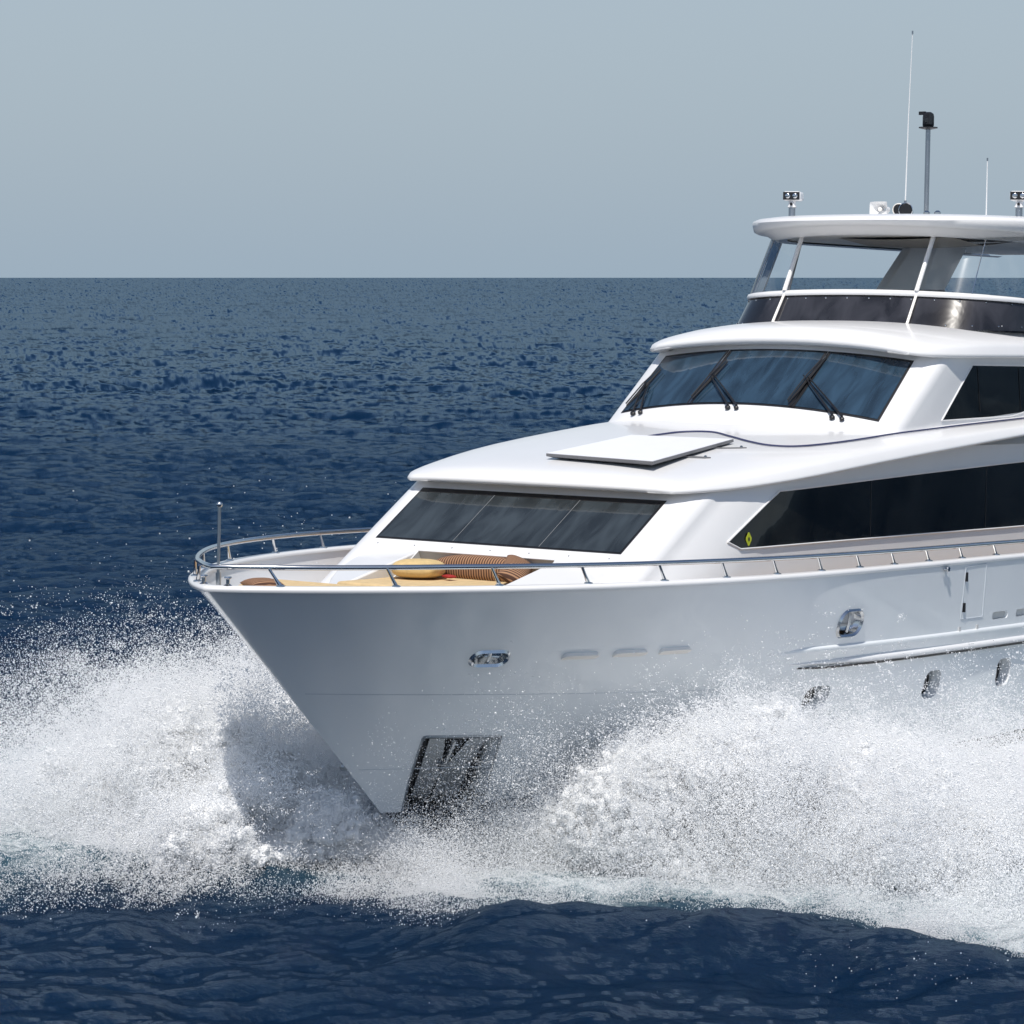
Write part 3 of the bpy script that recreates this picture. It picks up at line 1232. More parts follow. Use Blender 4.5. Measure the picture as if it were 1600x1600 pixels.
# pilothouse side windows
for side in (-1, 1):
    yv = 2.13 + .25 + .010
    yv2 = yv
    xs_ = [11.70, 12.0, 12.25, 12.48, 13, 14, 15, 16, 17.5]
    P = []
    for x in xs_:
        zt_ = interp(x, [(11.70, 5.415), (12.48, 6.125), (17.5, 6.10)])
        zb_ = interp(x, [(11.70, 5.395), (13.6, 5.44), (14.0, 5.49), (14.4, 5.56), (17.5, 5.58)])
        for t in (0, .5, 1): P.append((x, side * yv, lerp(zb_, zt_, t)))
    so_ = MB().grid(P, len(xs_), 3).build('side_window', 'glass_side', yacht, smooth=0)
    rim = [(11.68, 5.385), (12.48, 6.14), (17.5, 6.115)]
    MB().tube([(x, side * (yv - .004), z) for x, z in rim], .010, 6).tube([(11.68, side * (yv - .004), 5.385), (13.6, side * (yv - .004), 5.43), (14.4, side * (yv - .004), 5.55), (17.5, side * (yv - .004), 5.57)], .010, 6).build('window_trim', 'gelcoat', so_)
    for x0, x1 in ((12.60, 12.70), (13.75, 13.85), (15.3, 15.4)):
        zt_ = 6.11
        MB().tube([(x0, side * (yv + .003), 6.11), (x1, side * (yv + .003), 5.5)], .007, 5).build('joint', 'black_trim', so_)

zc2 = smooth_tab([(11.30, 6.40), (11.45, 6.49), (11.7, 6.56), (12.2, 6.65), (12.9, 6.72), (14, 6.75), (20, 6.75)])
ze2 = smooth_tab([(11.30, 6.235), (11.8, 6.23), (13, 6.235), (20, 6.24)])
w2 = smooth_tab([(11.30, 2.10), (11.36, 2.20), (11.5, 2.31), (11.75, 2.41), (12.2, 2.50), (13, 2.55), (14.5, 2.58), (20, 2.58)])


def camb2(x, y):
    return .13 * max(0, 1 - (y / 2.3) ** 2) * max(0, 1 - (x - 11.3) / 1.6)


roof('pilothouse_roof', [11.30, 11.33, 11.38, 11.45, 11.55, 11.7, 11.9, 12.15, 12.5, 13, 13.6, 14.4, 15.4, 17, 20], zc2, ze2, w2, .09, 2.3, .30, lipr=.06, camber=camb2)


# ================================================================ flybridge
def coam(u, rake=0.0):
    """plan of the flybridge windscreen, u from -1 (port aft) over 0 (front) to 1"""
    tab = [(0, 13.10, 0), (.12, 13.11, .55), (.25, 13.15, 1.10), (.36, 13.27, 1.58), (.45, 13.50, 1.93), (.55, 13.95, 2.20), (.66, 14.6, 2.33), (.8, 16, 2.40), (1, 20, 2.42)]
    a = abs(u)
    x = smooth_tab([(t[0], t[1]) for t in tab])(a)
    y = smooth_tab([(t[0], t[2]) for t in tab])(a)
    return x - rake * (1 if a < .6 else max(0, 1 - (a - .6) / .4)), math.copysign(y * (1 + rake * .06), u if u != 0 else 1)


US = [-1, -.9, -.8, -.72] + list(np.linspace(-.66, .66, 61)) + [.72, .8, .9, 1]


def ztop(u): return 7.13 - .10 * min(1, (abs(u) / .6) ** 2)


def band(off, v0, v1, nv, us=US):
    P = []
    for u in us:
        for j in range(nv):
            v = lerp(v0, v1, j / (nv - 1))
            x, y = coam(u, .30 * (1 - v))
            z = lerp(6.62, ztop(u) - .03, v)
            x2, y2 = coam(u + .004, .30 * (1 - v)); x1, y1 = coam(u - .004, .30 * (1 - v))
            t = Vector((x2 - x1, y2 - y1, 0)).normalized()
            nrm = Vector((-t.y, t.x, 0))
            if nrm.x > 0 and abs(u) < .4 or nrm.y * y < 0 and abs(u) >= .4: nrm = -nrm
            P.append((x + nrm.x * off, y + nrm.y * off, z))
    return MB().grid(P, len(us), nv)


fb = band(0, -.02, 1, 5).build('flybridge_screen', 'glass_fly', yacht, smooth=80)
band(-.05, -.02, 1, 5).build('flybridge_coaming', 'gelcoat', yacht, smooth=80)
P = []
for u in US:
    x, y = coam(u)
    x2, y2 = coam(u + .004); x1, y1 = coam(u - .004)
    t = Vector((x2 - x1, y2 - y1, 0)).normalized()
    nrm = Vector((-t.y, t.x, 0))
    if nrm.x > 0 and abs(u) < .4 or nrm.y * y < 0 and abs(u) >= .4: nrm = -nrm
    for d, h_ in ((.0, -.035), (.035, -.035), (.045, -.01), (.03, .03), (-.02, .045), (-.12, .045), (-.16, .02), (-.16, -.05)):
        P.append((x + nrm.x * d, y + nrm.y * d, ztop(u) + h_))
MB().grid(P, len(US), 8).build('flybridge_cap', 'gelcoat', yacht, smooth=60)
# snap studs on the dark band
for k in range(17):
    u = -.62 + 1.24 * k / 16
    for v, du in ((.90, 0), (.12, .02)):
        b_ = band(.006, v, v + .01, 2, [u + du, u + du + .005]).v[0]
        MB().lathe(b_, (-1 if abs(u) < .4 else 0, 0 if abs(u) < .4 else math.copysign(1, u), 0), [(.012, -.005), (.012, .006), (.006, .01)], 8).build('stud', 'steel', fb)
# flybridge deck
MB().box((17.2, 0, 6.66), (7.2, 4.4, .05)).build('flybridge_deck', 'gelcoat', yacht)

# mullions through band and up to the hard top
HTZ = 8.02
for s_ in (-1, 1):
    xb, yb = coam(.25 * s_, .30)
    xt, yt = coam(.25 * s_)
    q0 = Vector((xb - .032, yb, 6.64)); q1 = Vector((xt - .032, yt, 7.10))
    MB().tube([q0, q1], .020, 8).build('screen_mullion', 'cream_vent', yacht)
    q2 = Vector((13.63, 1.10 * s_, 8.06))
    MB().tube([q1 + Vector((0, 0, .05)), q2], .033, 8).build('hardtop_post', 'gelcoat', yacht)
    q3 = Vector((13.9, 1.15 * s_, 8.06))
    q1b = Vector((xt + .10, yt * 1.01, 7.16))
    if s_ == 1: MB().tube([q1b, q2 + Vector((.12, 0.08, 0))], .020, 8).build('hardtop_post', 'steel_dull', yacht)
    # clear side panes
    us = [s_ * a for a in np.linspace(.27, .62, 16)]
    P = []
    for u in us:
        x, y = coam(u)
        for t in (0, .5, 1):
            xt_ = x + .52 * t
            P.append((xt_, y * (1 - .03 * t), lerp(ztop(u) + .04, 8.05, t)))
    cp = MB().grid(P, len(us), 3).build('clear_side_screen', 'clear_glass', yacht, smooth=80)
    x, y = coam(.62 * s_)
    MB().tube([(x, y, ztop(.6) + .04), (x + .52, y * .97, 8.05)], .012, 6).build('pane_edge', 'steel', cp)
    x, y = coam(.42 * s_)
    MB().tube([(x, y, ztop(.42) + .04), (x + .52, y * .97, 8.05)], .008, 6).build('pane_edge', 'steel', cp)

# ---- hard top
def htplan(a, k=1.0):
    """superellipse front, long aft"""
    W_ = 2.42 * k
    L_ = 2.3 * k
    return W_, L_


def ht_section(inset, z, n_=46):
    pts = []
    for i in range(n_ + 1):
        a = -pi / 2 + pi * i / n_
        cx = 15.12
        X = cx - (2.35 - inset) * abs(cos(a)) ** .82
        Y = (2.42 - inset) * math.copysign(abs(sin(a)) ** .9, sin(a))
        pts.append((X, Y, z - (.10 * (abs(Y) / 2.4) ** 2 if z < 8.12 else 0)))
    return [(21.0, pts[0][1], pts[0][2])] + pts + [(21.0, pts[-1][1], pts[-1][2])]


hprof = [(1.3, 8.265), (.7, 8.255), (.3, 8.235), (.09, 8.205), (.02, 8.175), (.0, 8.14), (.03, 8.10), (.07, 8.075), (.16, 8.065), (.17, 8.06), (.26, 8.0), (.34, 7.955), (.42, 7.945), (.5, 7.96)]
P = []
secs = [ht_section(i_, z_) for i_, z_ in hprof]
for sec_ in secs: P += sec_
ht = MB().grid(P, len(hprof), len(secs[0]))
ht.add(secs[0], [tuple(range(len(secs[0])))])
hto = ht.build('hardtop', 'gelcoat', yacht, smooth=50)
sec_ = ht_section(.48, 7.985)
# underside panel with an opening: two side plates, a front plate and an aft plate
ul = MB()
ul.prism(sec_, (0, 0, .03))
ul.build('headliner', 'headliner', hto)
# sun-roof blinds hanging in the opening
for x0, x1, z0, z1 in ((14.3, 15.2, 7.95, 7.86), (15.25, 16.2, 7.86, 7.95)):
    P = []
    for i in range(8):
        for j in range(6):
            x = lerp(x0, x1, i / 7)
            P.append((x, lerp(-.95, .95, j / 5), lerp(z0, z1, i / 7) - .03 * sin(pi * j / 5)))
    MB().grid(P, 8, 6).build('sunroof_blind', 'blind_cloth', hto)
# lamps under the hard top
for x, y in ((15.6, -1.5), (17, -1.5), (15.6, 1.5)):
    MB().lathe((x, y, 7.984), (0, 0, -1), [(.05, 0), (.05, .012), (.03, .014)], 12).build('ceiling_lamp', 'steel', hto)

# ---- raked arch legs
for s_ in (-1, 1):
    y0 = 1.75 * s_ if s_ == 1 else -2.2
leg = [(15.2, 7.0), (16.35, 7.97), (18.0, 7.97), (17.05, 7.0)]
MB().prism([(x, .85, z) for x, z in leg], (0, .16, 0)).build('radar_arch', 'gelcoat', yacht, bevel=.03)
MB().prism([(x, -1.95, z) for x, z in [(17.4, 6.7), (18.6, 8.0), (19.9, 8.0), (18.9, 6.7)]], (0, .16, 0)).build('radar_arch', 'gelcoat', yacht, bevel=.03)
# helm console screens seen above the coaming
MB().box((15.05, -.15, 7.0), (.10, .55, .42)).build('console', 'grey_plastic', yacht, bevel=.02)
MB().box((15.2, .55, 6.95), (.35, .8, .40)).build('console', 'gelcoat_grey', yacht, bevel=.04)

# ---- on top of the hard top
mast = MB().tube([(15.21, 0, 8.24), (15.21, 0, 9.58)], .036, 12).build('light_mast', 'steel_dull', yacht)
mb = MB().lathe((15.21, 0, 9.57), (0, 0, 1), [(.05, 0), (.14, .02), (.14, .035), (.05, .04)], 16)
mb.build('mast_plate', 'black_trim', mast)
mb = MB().lathe((15.21, 0, 9.60), (0, 0, 1), [(.07, 0), (.085, .03), (.085, .16), (.075, .20), (.04, .225)], 16)
mb.box((15.15, -.05, 9.72), (.10, .06, .16))
mb.box((15.19, .09, 9.81), (.05, .10, .05))
mb.build('mast_camera', 'black_trim', mast)
MB().lathe((15.125, -.03, 9.70), (-1, -.3, 0), [(.03, 0), (.035, .03), (.03, .035)], 12).build('camera_lens', 'glass_port', mast)
an_ = MB().tube([(14.60, 0, 8.25), (14.605, 0, 8.50)], .020, 8).build('whip_antenna', 'steel_dull', yacht)
MB().tube([(14.605, 0, 8.45), (14.64, 0, 9.7), (14.70, 0, 10.93)], [.011, .008, .005], 6).build('whip', 'gelcoat', an_)
MB().lathe((14.70, 0, 10.92), (0, 0, 1), [(.012, 0), (.012, .05)], 8).build('whip_tip', 'steel_dull', an_)
an_ = MB().tube([(15.22, -1.0, 8.25), (15.215, -1.0, 9.10)], [.011, .007], 6).build('whip_antenna', 'gelcoat', yacht)
MB().lathe((15.215, -1.0, 9.09), (0, 0, 1), [(.012, 0), (.012, .04)], 8).build('whip_tip', 'steel_dull', an_)


def searchlight(x, y, z, flip):
    p_ = MB().lathe((x, y, z - .06), (0, 0, 1), [(.055, 0), (.05, .02), (.05, .17), (.065, .175), (.065, .19)], 14).build('searchlight', 'steel_dull', yacht)
    MB().lathe((x, y, z + .12), (0, 0, 1), [(.07, 0), (.06, .03), (.05, .09), (.035, .11)], 14).build('swivel', 'gelcoat', p_)
    d = Vector((cos(YAW), sin(YAW), 0))          # the lamp looks ahead and a little to port
    rot = Matrix.Rotation(radians(22), 3, 'Z')
    c = Vector((x, y, z + .285))
    hd = MB().box(c + rot @ Vector((.08, 0, 0)), (.30, .27, .14), rot).build('lamp_head', 'gelcoat', p_, bevel=.04)
    MB().box(c + rot @ Vector((-.075, 0, 0)), (.012, .245, .115), rot).build('lamp_face', 'black_trim', hd)
    for s_ in (-1, 1):
        MB().lathe(c + rot @ Vector((-.082, s_ * .055, 0)), rot @ Vector((-1, 0, 0)), [(.038, 0), (.03, .006), (.01, .007)], 12).build('lens', 'steel', hd)
    MB().lathe(c + Vector((-.05, -.02, -.12)), (-1, -.4, 0), [(.022, 0), (.022, .03)], 10).build('pivot_knob', 'black_trim', p_)


searchlight(14.05, 1.6, 8.28, 0)
searchlight(15.10, -1.6, 8.28, 0)
# loud-hailer: square flared horn facing forward
P = []
hc = Vector((14.55, .42, 8.38))
prof = [(.0, .15, .11), (.02, .13, .095), (.08, .08, .06), (.16, .05, .045), (.26, .045, .045)]
for dx, hw, hh in prof:
    for a in range(16):
        an2 = 2 * pi * a / 16
        cx_, sy_ = cos(an2), sin(an2)
        k_ = 1 / max(abs(cx_), abs(sy_)) if dx < .05 else 1
        k_ = min(k_, 1.35)
        P.append(hc + Vector((dx, cx_ * hw * k_, sy_ * hh * k_)))
hn = MB().grid([P[j * 16 + (i % 16)] for i in range(17) for j in range(5)], 17, 5).build('loudhailer', 'gelcoat', yacht, smooth=60)
MB().lathe(hc + Vector((.06, 0, 0)), (-1, 0, 0), [(.03, 0), (.028, .03), (.01, .05)], 12).build('horn_core', 'cream_vent', hn)
MB().box(hc + Vector((.15, 0, -.07)), (.10, .10, .10)).build('horn_bracket', 'gelcoat', hn)
# air horns: two trumpets with dark mouths, and small domes
for k, (x, y, z, r_) in enumerate(((14.62, .12, 8.37, .095), (14.52, -.06, 8.36, .11))):
    tp_ = MB().lathe((x, y, z), (-1, -.25, 0), [(.03, -.22), (.04, -.12), (r_ * .7, -.05), (r_ * .95, -.01), (r_, 0), (r_ * .9, .005), (r_ * .7, -.02)], 18).build('air_horn', 'cream_vent' if k == 0 else 'steel', yacht)
    MB().lathe(Vector((x, y, z)) + Vector((-.004, 0, 0)), (-1, -.25, 0), [(r_ * .8, 0), (r_ * .78, .006)], 16).build('horn_mouth', 'black_trim', tp_)
    MB().box((x + .12, y, z - .07), (.06, .08, .12)).build('horn_foot', 'steel', tp_)
for y in (-.28, -.46):
    MB().lathe((14.75, y, 8.24), (0, 0, 1), [(.035, 0), (.03, .04), (.05, .06), (.05, .09), (.02, .115)], 14).build('dome_light', 'steel', yacht)


# ================================================================ loose things aboard
def rot_align(o, base):
    o.location = RY @ Vector(base)
    o.rotation_euler = (0, TRIM, 0)


def pillow(name, mat, c, size, rz, rx, label, cat, puff=.9, ry_=0.0, group=None, n_=22, corner=.25):
    """stuffed cushion; its own length runs along local X"""
    mb = MB()
    L_, W_, H_ = size
    for sgn in (1, -1):
        P = []
        for i in range(n_):
            for j in range(n_):
                u = -1 + 2 * i / (n_ - 1)
                v = -1 + 2 * j / (n_ - 1)
                pin = 1 - corner * .25 * (abs(u * v))
                hh = ((1 - abs(u) ** 2.6) * (1 - abs(v) ** 2.6)) ** .55
                wr = .05 * sin(7 * u + 3 * v) * (1 - hh) * .3
                P.append((u * L_ / 2 * (1 - .08 * (1 - v * v) * abs(u) ** 8) * pin, v * W_ / 2 * (1 - .08 * (1 - u * u) * abs(v) ** 8) * pin, sgn * H_ / 2 * hh * puff + wr * H_))
        mb.grid(P, n_, n_)
    o = mb.build(name, mat, None, smooth=180)
    o.location = RY @ Vector(c)
    o.rotation_euler = (RY @ (Matrix.Rotation(rz, 4, 'Z') @ Matrix.Rotation(ry_, 4, 'Y') @ Matrix.Rotation(rx, 4, 'X'))).to_euler()
    return tag(o, label, cat, group)


# sun pad and seat pad
pp = []
for x in np.linspace(.95, 3.0, 14): pp.append((x, -(hb(x, ZS) - .55)))
poly = pp + [(x, -y) for x, y in pp[::-1]]
base = (2.0, 0, 3.34)
o = MB().prism([(x - base[0], y, .002) for x, y in poly], (0, 0, .11)).build('sun_pad', 'tan_cushion', None, bevel=.04)
rot_align(o, base)
tag(o, 'tan sun pad filling the foredeck inside the bow rail', 'sun pad')
base = (4.1, 0, 3.32)
o = MB().prism([(3.28 - 4.1, -1.03, .002), (5.02 - 4.1, -1.03, .002), (5.02 - 4.1, 1.03, .002), (3.28 - 4.1, 1.03, .002)], (0, 0, .13)).build('seat_pad', 'tan_cushion', None, bevel=.045)
rot_align(o, base)
tag(o, 'tan seat pad in the white recess below the front window', 'seat cushion')
pillow('round_cushion', 'yellow_cushion', (4.35, .62, 3.575), (.74, .74, .26), radians(20), 0, 'plump yellow round cushion lying in the recess beside the striped bolster', 'cushion', corner=1.2)
pillow('bolster', 'striped_cloth', (4.86, .05, 3.58), (1.55, .34, .30), radians(90), 0, 'long brown and tan striped bolster along the back of the seat recess', 'cushion', puff=1.1)
pillow('striped_cushion', 'striped_cloth', (4.50, -.76, 3.62), (.80, .38, .24), radians(28), radians(25), 'brown striped cushion leaning up at the port end of the seat', 'cushion', ry_=radians(-14))
pillow('striped_cushion', 'striped_cloth', (1.55, .62, 3.53), (.55, .42, .16), radians(60), 0, 'brown striped cushion lying near the bow tip by the jack staff', 'cushion')
pillow('red_cloth', 'red_cloth', (4.42, .20, 3.50), (.20, .12, .05), radians(70), 0, 'small red cloth tucked under the yellow cushion', 'cloth')

# flat panel antenna on the cabin roof
base = (7.3, -.55, 4.95)
dish = thing('flat_panel_antenna', base, 'flat white rectangular satellite antenna panel lying on the cabin roof', 'antenna panel')
c4 = [Vector((6.53, .36, 4.945)), Vector((6.27, -1.48, 4.915)), Vector((8.24, -1.34, 5.155)), Vector((8.28, .30, 5.155))]
nz_ = (c4[1] - c4[0]).cross(c4[2] - c4[0]).normalized()
if nz_.z < 0: nz_ = -nz_
cc = sum(c4, Vector()) / 4


def subq(k, off): return [cc + (q - cc) * k + nz_ * off for q in c4]


MB().prism(subq(.992, 0), nz_ * .006).build('face', 'dish_white', dish, base=base)
P = []
LV = [subq(1.0, .0), subq(1.0, -.035), subq(.93, -.058), subq(.80, -.060)]
eb = MB()
for a_, b_ in zip(LV[:-1], LV[1:]):
    for i in range(4):
        j = (i + 1) % 4
        eb.add([a_[i], a_[j], b_[j], b_[i]], [(0, 1, 2, 3)])
eb.add(LV[-1], [(0, 1, 2, 3)])
eb.add(LV[0], [(0, 1, 2, 3)])
eb.build('housing', 'dish_edge', dish, smooth=0, base=base)
for (xa, ya, xb, yb) in ((7.1, -1.1, 7.25, -1.62), (7.6, -1.0, 8.05, -1.62)):
    za, zb_ = zc1(xa) - .01, zc1(xb) - .045
    q = Vector((xb, yb, zb_))
    bk = MB().prism([(xa - .07, ya, za), (xa + .07, ya, za), (xb + .06, yb, zb_), (xb, yb - .05, zb_), (xb - .06, yb, zb_)], (0, 0, .02))
    bko = bk.build('mounting_foot', 'dish_edge', dish, base=base)
    MB().lathe(Vector((xb, yb + .03, zb_ + .02)), (0, 0, 1), [(.02, 0), (.02, .012), (.008, .02)], 10).build('bolt', 'steel', bko, base=base)


# cable over the roof
def roofz(x, y):
    W, Z1, Z0 = w1(x), zc1(x), ze1(x)
    a = min(abs(y) / W, .999)
    return Z0 + .05 + max(Z1 - Z0 - .05, 0) * (1 - a ** 2.6) ** (1 / 2.6)


cpx = [(8.05, .15), (8.5, .10), (8.95, -.05), (9.05, -.45), (8.75, -.95), (8.45, -1.45), (8.35, -1.85), (8.6, -2.15), (9.4, -2.35), (10.5, -2.45), (11.8, -2.52), (13.5, -2.56), (16, -2.58)]
cpts = []
for i in range(len(cpx) - 1):
    p0_ = cpx[max(i - 1, 0)]; p1_ = cpx[i]; p2_ = cpx[i + 1]; p3_ = cpx[min(i + 2, len(cpx) - 1)]
    for k in range(8):
        t = k / 8
        cpts.append(tuple(.5 * (2 * p1_[e] + (p2_[e] - p0_[e]) * t + (2 * p0_[e] - 5 * p1_[e] + 4 * p2_[e] - p3_[e]) * t * t + (3 * p1_[e] - p0_[e] - 3 * p2_[e] + p3_[e]) * t**3) for e in (0, 1)))
base = (8.05, .15, roofz(8.05, .15))
o = MB().tube([Vector((x, y, roofz(x, y) + .016)) - Vector(base) for x, y in cpts], .012, 8).build('power_cable', 'cable', None)
rot_align(o, base)
tag(o, 'thin dark blue cable snaking from the flat antenna across the cabin roof', 'cable')


# ================================================================== THE SEA
def ocean_tile(L, N, kmin, kmax, amp, wdir, spread, seed, choppy=.7, pw=4.0):
    rg = np.random.default_rng(seed)
    k1 = 2 * np.pi * np.fft.fftfreq(N, L / N)
    kx, ky = np.meshgrid(k1, k1, indexing='ij')
    k = np.hypot(kx, ky)
    k[0, 0] = 1
    c = (kx * cos(wdir) + ky * sin(wdir)) / k
    S = k ** -pw * (spread + (1 - spread) * np.clip(c, 0, 1) ** 4) * np.exp(-(kmin / k) ** 2) * np.exp(-(k / kmax) ** 2)
    S[0, 0] = 0
    h = np.sqrt(S) * (rg.normal(size=k.shape) + 1j * rg.normal(size=k.shape))
    H_ = np.fft.ifft2(h)
    scl = amp / H_.real.std()
    h = h * scl
    F_ = lambda a: np.fft.ifft2(a).real
    return dict(L=L, N=N, h=F_(h), sx=F_(1j * kx * h), sy=F_(1j * ky * h), dx=F_(-1j * kx / k * h) * choppy, dy=F_(-1j * ky / k * h) * choppy)


def samp(T, key, x, y, rot=0.0):
    N, L = T['N'], T['L']
    u = (x / L * N) % N
    v = (y / L * N) % N
    i = np.floor(u).astype(int) % N
    j = np.floor(v).astype(int) % N
    a, b = u - np.floor(u), v - np.floor(v)
    A = T[key]
    i2, j2 = (i + 1) % N, (j + 1) % N
    return A[i, j] * (1 - a) * (1 - b) + A[i2, j] * a * (1 - b) + A[i, j2] * (1 - a) * b + A[i2, j2] * a * b


WD = radians(216)
T1 = ocean_tile(43.0, 512, 1.1, 30, .060, WD, .10, 5, pw=3.3)
T2 = ocean_tile(331.0, 512, .12, 3.0, .16, WD + .2, .05, 9)

# waterline curves in the world
PORT_FOOT = np.array([(3.2, -.35), (2.3, -1.5), (1.9, -2.9), (2.5, -4.2), (3.2, -5.8), (2.9, -7.5), (2.7, -9.5), (3.0, -12)])
STAR_FOOT = np.array([(3.2, .35), (2.0, 1.3), (1.2, 2.4), (.7, 3.4), (.6, 4.6), (.2, 6), (0, 8), (0, 12)])


def seg_dist(px_, py_, poly):
    best = np.full(px_.shape, 1e9)
    for (x0, y0), (x1, y1) in zip(poly[:-1], poly[1:]):
        dx, dy = x1 - x0, y1 - y0
        t = np.clip(((px_ - x0) * dx + (py_ - y0) * dy) / (dx * dx + dy * dy), 0, 1)
        best = np.minimum(best, np.hypot(px_ - x0 - t * dx, py_ - y0 - t * dy))
    return best


def lattice(n_, seed):
    return np.random.default_rng(seed).random((n_, n_, n_))


LT = lattice(64, 3)


def vnoise(x, y, z, oct_=3):
    tot = np.zeros_like(x)
    am, fq, s_ = 1.0, 1.0, 0.0
    for o_ in range(oct_):
        X, Y, Z = x * fq + 17.3 * o_, y * fq + 5.1 * o_, z * fq + 9.7 * o_
        i, j, k = np.floor(X).astype(int), np.floor(Y).astype(int), np.floor(Z).astype(int)
        a, b, c = X - i, Y - j, Z - k
        a, b, c = a * a * (3 - 2 * a), b * b * (3 - 2 * b), c * c * (3 - 2 * c)
        r_ = 0
        for di in (0, 1):
            wa = a if di else 1 - a
            for dj in (0, 1):
                wb = b if dj else 1 - b
                for dk in (0, 1):
                    wc = c if dk else 1 - c
                    r_ = r_ + wa * wb * wc * LT[(i + di) % 64, (j + dj) % 64, (k + dk) % 64]
        tot += am * r_
        s_ += am
        am *= .5
        fq *= 2.03
    return tot / s_


def foam_field(x, y):
    """0 = clear water, about 1 = full foam"""
    f = np.zeros_like(x)
    for sgn in (-1, 1):
        # behind the foot line of each splash
        yy = np.abs(y) if sgn == 1 else np.abs(y)
        m_ = (y * sgn > 0)
        ft_ = PORT_FOOT if sgn == -1 else STAR_FOOT
        fx_ = np.interp(np.abs(y), np.abs(ft_[:, 1]), ft_[:, 0])
        d = x - fx_
        core = 1 / (1 + np.exp(-(d - .45) / .25)) * (1 / (1 + np.exp((np.abs(y) - 9.5 - .15 * x) / .7)))
        f = np.where(m_, np.maximum(f, core * .62), f)
        # thin lace ahead of the splash
        lace = np.exp(-np.clip(-d, 0, 9) / (1.9 if sgn == 1 else .9)) * (d < .4) * (.52 if sgn == 1 else .36) * (np.abs(y) < 11)
        f = np.where(m_, np.maximum(f, lace), f)
    f *= (.45 + 1.0 * vnoise(x * 1.1, y * 1.1, x * 0, 4)) * np.where((y > -.5) & (x < 5), .25 + .75 * np.clip((y - 1.2) / 2.2, 0, 1), 1)
    f *= np.clip(1 - (x - 12) / 30, .0, 1) * np.clip((110 - np.hypot(x + 24, y + 23)) / 40, 0, 1)
    # streaky lace left on the water ahead of the splashes
    for sgn, am_, dk_ in ((1, .50, 2.3), (-1, .34, .6)):
        ft_ = PORT_FOOT if sgn == -1 else STAR_FOOT
        d = x - np.interp(np.abs(y), np.abs(ft_[:, 1]), ft_[:, 0])
        l_ = am_ * np.exp(-np.clip(-d, 0, 9) / dk_) * (d < .9) * (np.abs(y) < 11) * (.55 + .8 * vnoise(x * .7 + 9, y * .7, x * 0, 3))
        f = np.where((y * sgn > -.6) & (l_ > f) & (l_ > .14), l_, f)
    return np.clip(f, 0, 1.1)


fine_n, coarse_n = 1500, 150
a_f = np.linspace(-radians(17), radians(17), fine_n)
a_c = np.linspace(radians(17), 2 * pi - radians(17), coarse_n + 2)[1:-1]
azs = np.concatenate([a_f, a_c]) + YAW
rs_ = [1.0, 3, 5, 7, 9] + list(np.arange(10.5, 26, .13))
r_ = 26.0
while r_ < 45000:
    rs_.append(r_)
    r_ += max(.085, r_ * r_ / 21504 * .9)
rs_ = np.array(rs_)
NA, NRr = len(azs), len(rs_)
A2, R2 = np.meshgrid(azs, rs_, indexing='ij')
X = CAM.x + R2 * np.cos(A2)
Y = CAM.y + R2 * np.sin(A2)
jit = np.random.default_rng(2).uniform(-.5, .5, (1, X.shape[1])) * np.clip((R2 - 90) / 200, 0, 1) * np.minimum(R2 * R2 / 21504, 60)
Xs, Ys = X + jit * np.cos(A2), Y + jit * np.sin(A2)
Z = samp(T1, 'h', Xs, Ys) + samp(T2, 'h', Xs, Ys)
FW_ = 1 - .28 * np.clip((R2 - 80) / 300, 0, 1)
SXX = samp(T1, 'sx', Xs, Ys) * FW_ + samp(T2, 'sx', Xs, Ys)
SYY = samp(T1, 'sy', Xs, Ys) * FW_ + samp(T2, 'sy', Xs, Ys)
near = np.clip(1 - (R2 - 120) / 200, 0, 1)
DXX = (samp(T1, 'dx', X, Y) + samp(T2, 'dx', X, Y)) * near
DYY = (samp(T1, 'dy', X, Y) + samp(T2, 'dy', X, Y)) * near
del Xs, Ys
# the swell the bow pushes up ahead of the port splash
dr = seg_dist(X, Y, PORT_FOOT[2:] + np.array([-1.0, -.9]))
dr2 = seg_dist(X, Y, STAR_FOOT[1:] + np.array([-.3, 0]))
ridge = .34 * np.exp(-(dr / .85) ** 2) + .30 * np.exp(-(dr2 / 1.3) ** 2)
Z = Z + ridge
Z = Z - (R2 ** 2) / (2 * 6371000.0) * 0
fo = np.where(R2 < 120, foam_field(X, Y), 0)
Z = Z + np.where(fo > .3, ((vnoise(X * 3, Y * 3, X * 0, 3) - .5) * .28 + (vnoise(X * 9, Y * 9, X * 0, 2) - .5) * .09) * np.clip(fo, 0, 1), 0)
PX = X + DXX
PY = Y + DYY
verts = np.stack([PX, PY, Z], -1).reshape(-1, 3)
idx = np.arange(NA * NRr).reshape(NA, NRr)
i2 = np.roll(idx, -1, axis=0)
quads = np.stack([idx[:, :-1], idx[:, 1:], i2[:, 1:], i2[:, :-1]], -1).reshape(-1, 4)
# ridge slopes by finite differences on the polar grid
gz_r = np.gradient(ridge, axis=1) / np.gradient(R2, axis=1)
gz_a = np.gradient(ridge, axis=0) / (np.gradient(A2, axis=0) * R2 + 1e-9)
SXX = SXX + gz_r * np.cos(A2) - gz_a * np.sin(A2)
SYY = SYY + gz_r * np.sin(A2) + gz_a * np.cos(A2)
nrm = np.stack([-SXX, -SYY, .60 + .95 * np.clip((R2 - 60) / 400, 0, 1)], -1).reshape(-1, 3)
nrm /= np.linalg.norm(nrm, axis=1)[:, None]


